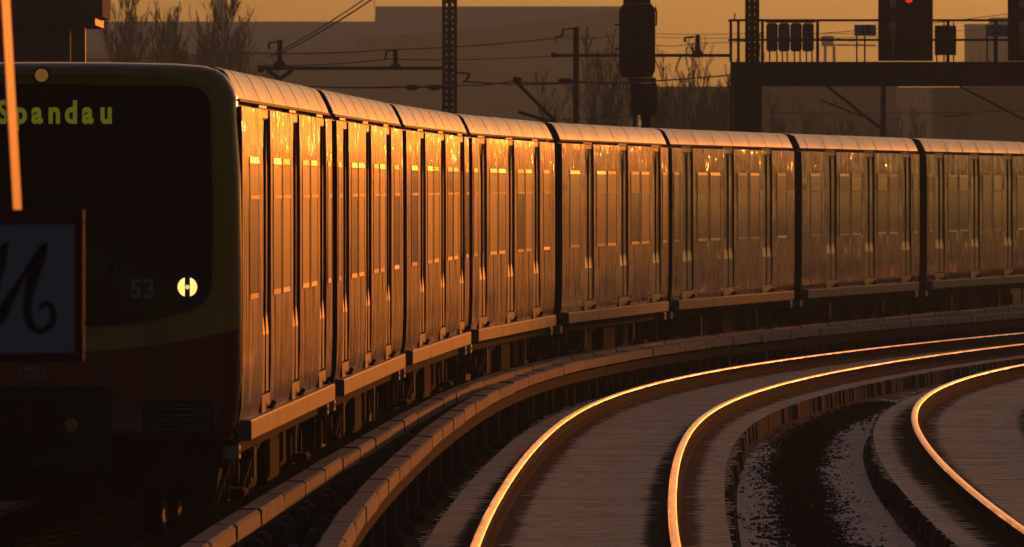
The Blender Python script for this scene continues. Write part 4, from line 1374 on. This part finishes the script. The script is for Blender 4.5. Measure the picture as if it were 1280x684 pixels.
block('chimney_tower', 'faint pale tower in the haze above the bare trees', 'tower', 267, 283, -18, 2050, 8, 'concrete')
block('office_block', 'faint pale block in the haze behind plate 20', 'building', 1209, 1262, 30, 1950, 12, 'concrete', wins=(5, 6, 0.5, 0.8))
block('office_block', 'hazy taller block at the right edge behind plate 20', 'building', 1240, 1330, 22, 2050, 14, 'concrete', wins=(6, 6, 0.6, 0.8))
block('warehouse', 'hazy low building with flat roof under the bridge right of the slim post', 'building', 1112, 1176, 109, 1400, 15, 'concrete', wins=(8, 2, 0.4, 0.7))
block('warehouse', 'dark building under the bridge at the right edge', 'building', 1174, 1330, 109, 900, 15, 'hall_dark', wins=(8, 2, 0.5, 0.9))
block('warehouse', 'long dark low building behind the bushes under the signal bridge', 'building', 815, 1120, 108, 1050, 15, 'hall_dark', wins=(18, 2, 0.45, 0.8))
# far crane
cbp = at(1037, 75, 1900); cbp.z = GZ
cr = thing('harbour_crane', 'faint crane in the haze seen through the bridge railing', 'crane', cbp)
crz = lambda y: at(0, y, 1900).z - GZ
crx = lambda x: at(x, 0, 1900).x - cbp.x
for x in (1028, 1046):
    MB().bar((crx(x), 0, 0), (crx(x * 0.6 + 1037 * 0.4), 0, crz(58)), 0.35).build('leg', M['iron'], cr)
MB().box(crx(1027), crx(1042), -1, 1, crz(58), crz(45)).build('cab', M['iron'], cr)
MB().bar((crx(1030), 0, crz(56)), (crx(1095), 0, crz(57)), 0.30).build('jib', M['iron'], cr)
MB().bar((crx(1036), 0, crz(45)), (crx(1080), 0, crz(56)), 0.10).build('stay', M['iron'], cr)

# ------------------------------------------------------------------ bare trees and bushes
def grow(mb, p, d, length, r, level, rnd, up, split, maxlev, twig):
    seg = 3
    pts = [p]; rs = [r]
    q = p.copy(); dd = d.copy()
    for i in range(seg):
        dd = (dd + Vector((rnd.gauss(0, .10), rnd.gauss(0, .10), rnd.gauss(0, .06) + up * 0.10))).normalized()
        q = q + dd * length / seg
        pts.append(q.copy()); rs.append(max(twig, r * (1 - 0.6 * (i + 1) / seg)))
    mb.tube(pts, rs, 5 if level == 0 else 3, 0, False)
    if level >= maxlev: return
    nb = split[level]
    for k in range(nb):
        t = rnd.uniform(0.15 if level else 0.22, 1.0)
        i = min(seg - 1, int(t * seg)); f = t * seg - i
        b0 = pts[i].lerp(pts[i + 1], f)
        a = rnd.uniform(0, 2 * math.pi)
        sp = rnd.uniform(0.3, 0.65) * (0.6 if up > 0.7 else 0.85)
        side = Vector((math.cos(a), math.sin(a), 0))
        nd = (dd * math.cos(sp) + side * math.sin(sp) + Vector((0, 0, up * 0.35))).normalized()
        grow(mb, b0, nd, length * rnd.uniform(0.42, 0.62) * (1.1 - 0.45 * t), max(twig, rs[i] * 0.5), level + 1, rnd, up, split, maxlev, twig)


def bare_tree(label, x, ytop, Y, split, up=0.6, stems=1, spread=0.1, seed=0, twig=0.012, r0=0.16, name='bare_tree', cat='tree', group='bare trees beyond the train'):
    base = at(x, 150, Y); base.z = GZ
    hgt = at(x, ytop, Y).z - GZ
    t = thing(name, label, cat, base, 0, group)
    rnd = random.Random(seed)
    trunk = MB(); crown = MB()
    for s in range(stems):
        a = rnd.uniform(0, 6.28)
        lean = Vector((math.cos(a) * spread * (rnd.random() ** .5), math.sin(a) * spread, 1)).normalized()
        hh = hgt * (rnd.uniform(0.72, 1.0) if stems > 1 else 1.0)
        p = Vector((rnd.uniform(-1, 1) * spread * (1.2 if stems > 1 else 0), rnd.uniform(-1, 1) * spread * (1.2 if stems > 1 else 0), 0))
        pts, rs = [p], [r0]
        q = p.copy()
        N = 9
        for i in range(N):
            lean = (lean + Vector((rnd.gauss(0, .035), rnd.gauss(0, .035), 0.03))).normalized()
            q = q + lean * hh / N
            pts.append(q.copy()); rs.append(max(twig, r0 * (1 - (i + 1) / N) ** 0.9))
        trunk.tube(pts, rs, 6, 0, False)
        for k in range(split[0]):
            tt_ = rnd.uniform(0.16, 0.97)
            i = min(N - 1, int(tt_ * N)); b0 = pts[i].lerp(pts[i + 1], tt_ * N - i)
            a = rnd.uniform(0, 6.28); sp = rnd.uniform(0.35, 0.8) * (0.55 if up > 0.7 else 0.8)
            nd = Vector((math.cos(a) * math.sin(sp), math.sin(a) * math.sin(sp), math.cos(sp)))
            ln = hh * (0.34 * (1 - tt_) + 0.09) * rnd.uniform(0.7, 1.2)
            grow(crown, b0, nd, ln, max(twig, rs[i] * 0.45), 1, rnd, up, split, len(split), twig)
    trunk.build('trunk', M['bark'], t)
    crown.build('crown', M['twig'], t)
    return t


Yt = 560.0
bare_tree('slender bare tree just right of the cabin', 148, -4, Yt + 30, (42, 6, 3), 0.6, 1, 0.05, 21, 0.011, 0.13)
bare_tree('dense bare poplar with upswept branches, the broadest tree above the cab', 219, -30, Yt, (20, 7, 4), 0.95, 9, 0.30, 22, 0.012, 0.11)
bare_tree('thin pointed bare tree below the faint tower', 285, 2, Yt + 20, (44, 6, 3), 0.6, 1, 0.05, 23, 0.011, 0.13)
bare_tree('small bare shrub between the slender tree and the poplar', 180, 42, Yt + 60, (26, 5, 3), 0.6, 2, 0.15, 24, 0.012, 0.09)
bare_tree('small bare shrub right of the poplar', 252, 40, Yt + 60, (26, 5, 3), 0.6, 2, 0.15, 25, 0.012, 0.09)
bare_tree('low bare bush beside the cabin corner', 122, 40, Yt + 50, (24, 5, 3), 0.5, 2, 0.2, 26, 0.012, 0.09)
bare_tree('low bare bush right of the thin pointed tree', 308, 46, Yt + 70, (22, 5, 3), 0.5, 2, 0.2, 27, 0.012, 0.09)
G2 = 'whippy bushes behind the signal'
for i, (x, yt, Y, st, lab) in enumerate([
    (740, 0, 500, 4, 'tall whippy bare shrub left of the large signal'),
    (764, 4, 520, 4, 'tall whippy bare shrub touching the left side of the large signal'),
    (838, 40, 505, 5, 'bare whippy shrub just right of the large signal'),
    (862, 48, 530, 5, 'bare whippy shrub below the small insulator post'),
    (886, 36, 515, 5, 'bare whippy shrub in the middle between signal and bridge column'),
    (905, 44, 540, 5, 'bare whippy shrub touching the bridge column'),
    (968, 110, 600, 6, 'low bare bush right behind the bridge column'),
    (1000, 106, 640, 6, 'low bare bush under the bridge cabinet'),
    (1034, 116, 620, 5, 'low bare bush under the bridge below plate 18'),
    (1072, 112, 650, 5, 'low bare bush left of the slim post under the bridge'),
    (1130, 128, 660, 5, 'small bare bush right of the slim post under the bridge'),
    (1160, 122, 680, 5, 'small bare bush before the dark building under the bridge'),
]):
    bare_tree(lab, x, yt, Y, (15 if yt < 90 else 16, 4, 3), 0.9, st, 0.3 if yt < 90 else 0.6, 40 + i, 0.0115, 0.06, 'bare_bush', 'bush', G2)

# ------------------------------------------------------------------ evening haze
hz = MB().box(-415, 415, -55, 2385, -1.5, 40.5)
hm = bpy.data.materials.new('haze_air')
hm.use_nodes = True
nt = hm.node_tree
nt.nodes.remove(nt.nodes['Principled BSDF'])
pv = nt.nodes.new('ShaderNodeVolumePrincipled')
pv.inputs['Color'].default_value = (0.62, 0.93, 1.0, 1)
pv.inputs['Density'].default_value = 0.00048
pv.inputs['Anisotropy'].default_value = 0.45
nt.links.new(pv.outputs[0], nt.nodes['Material Output'].inputs['Volume'])
tag(hz.build('haze', hm), 'thin evening haze over the railway yard', 'haze', kind='stuff')
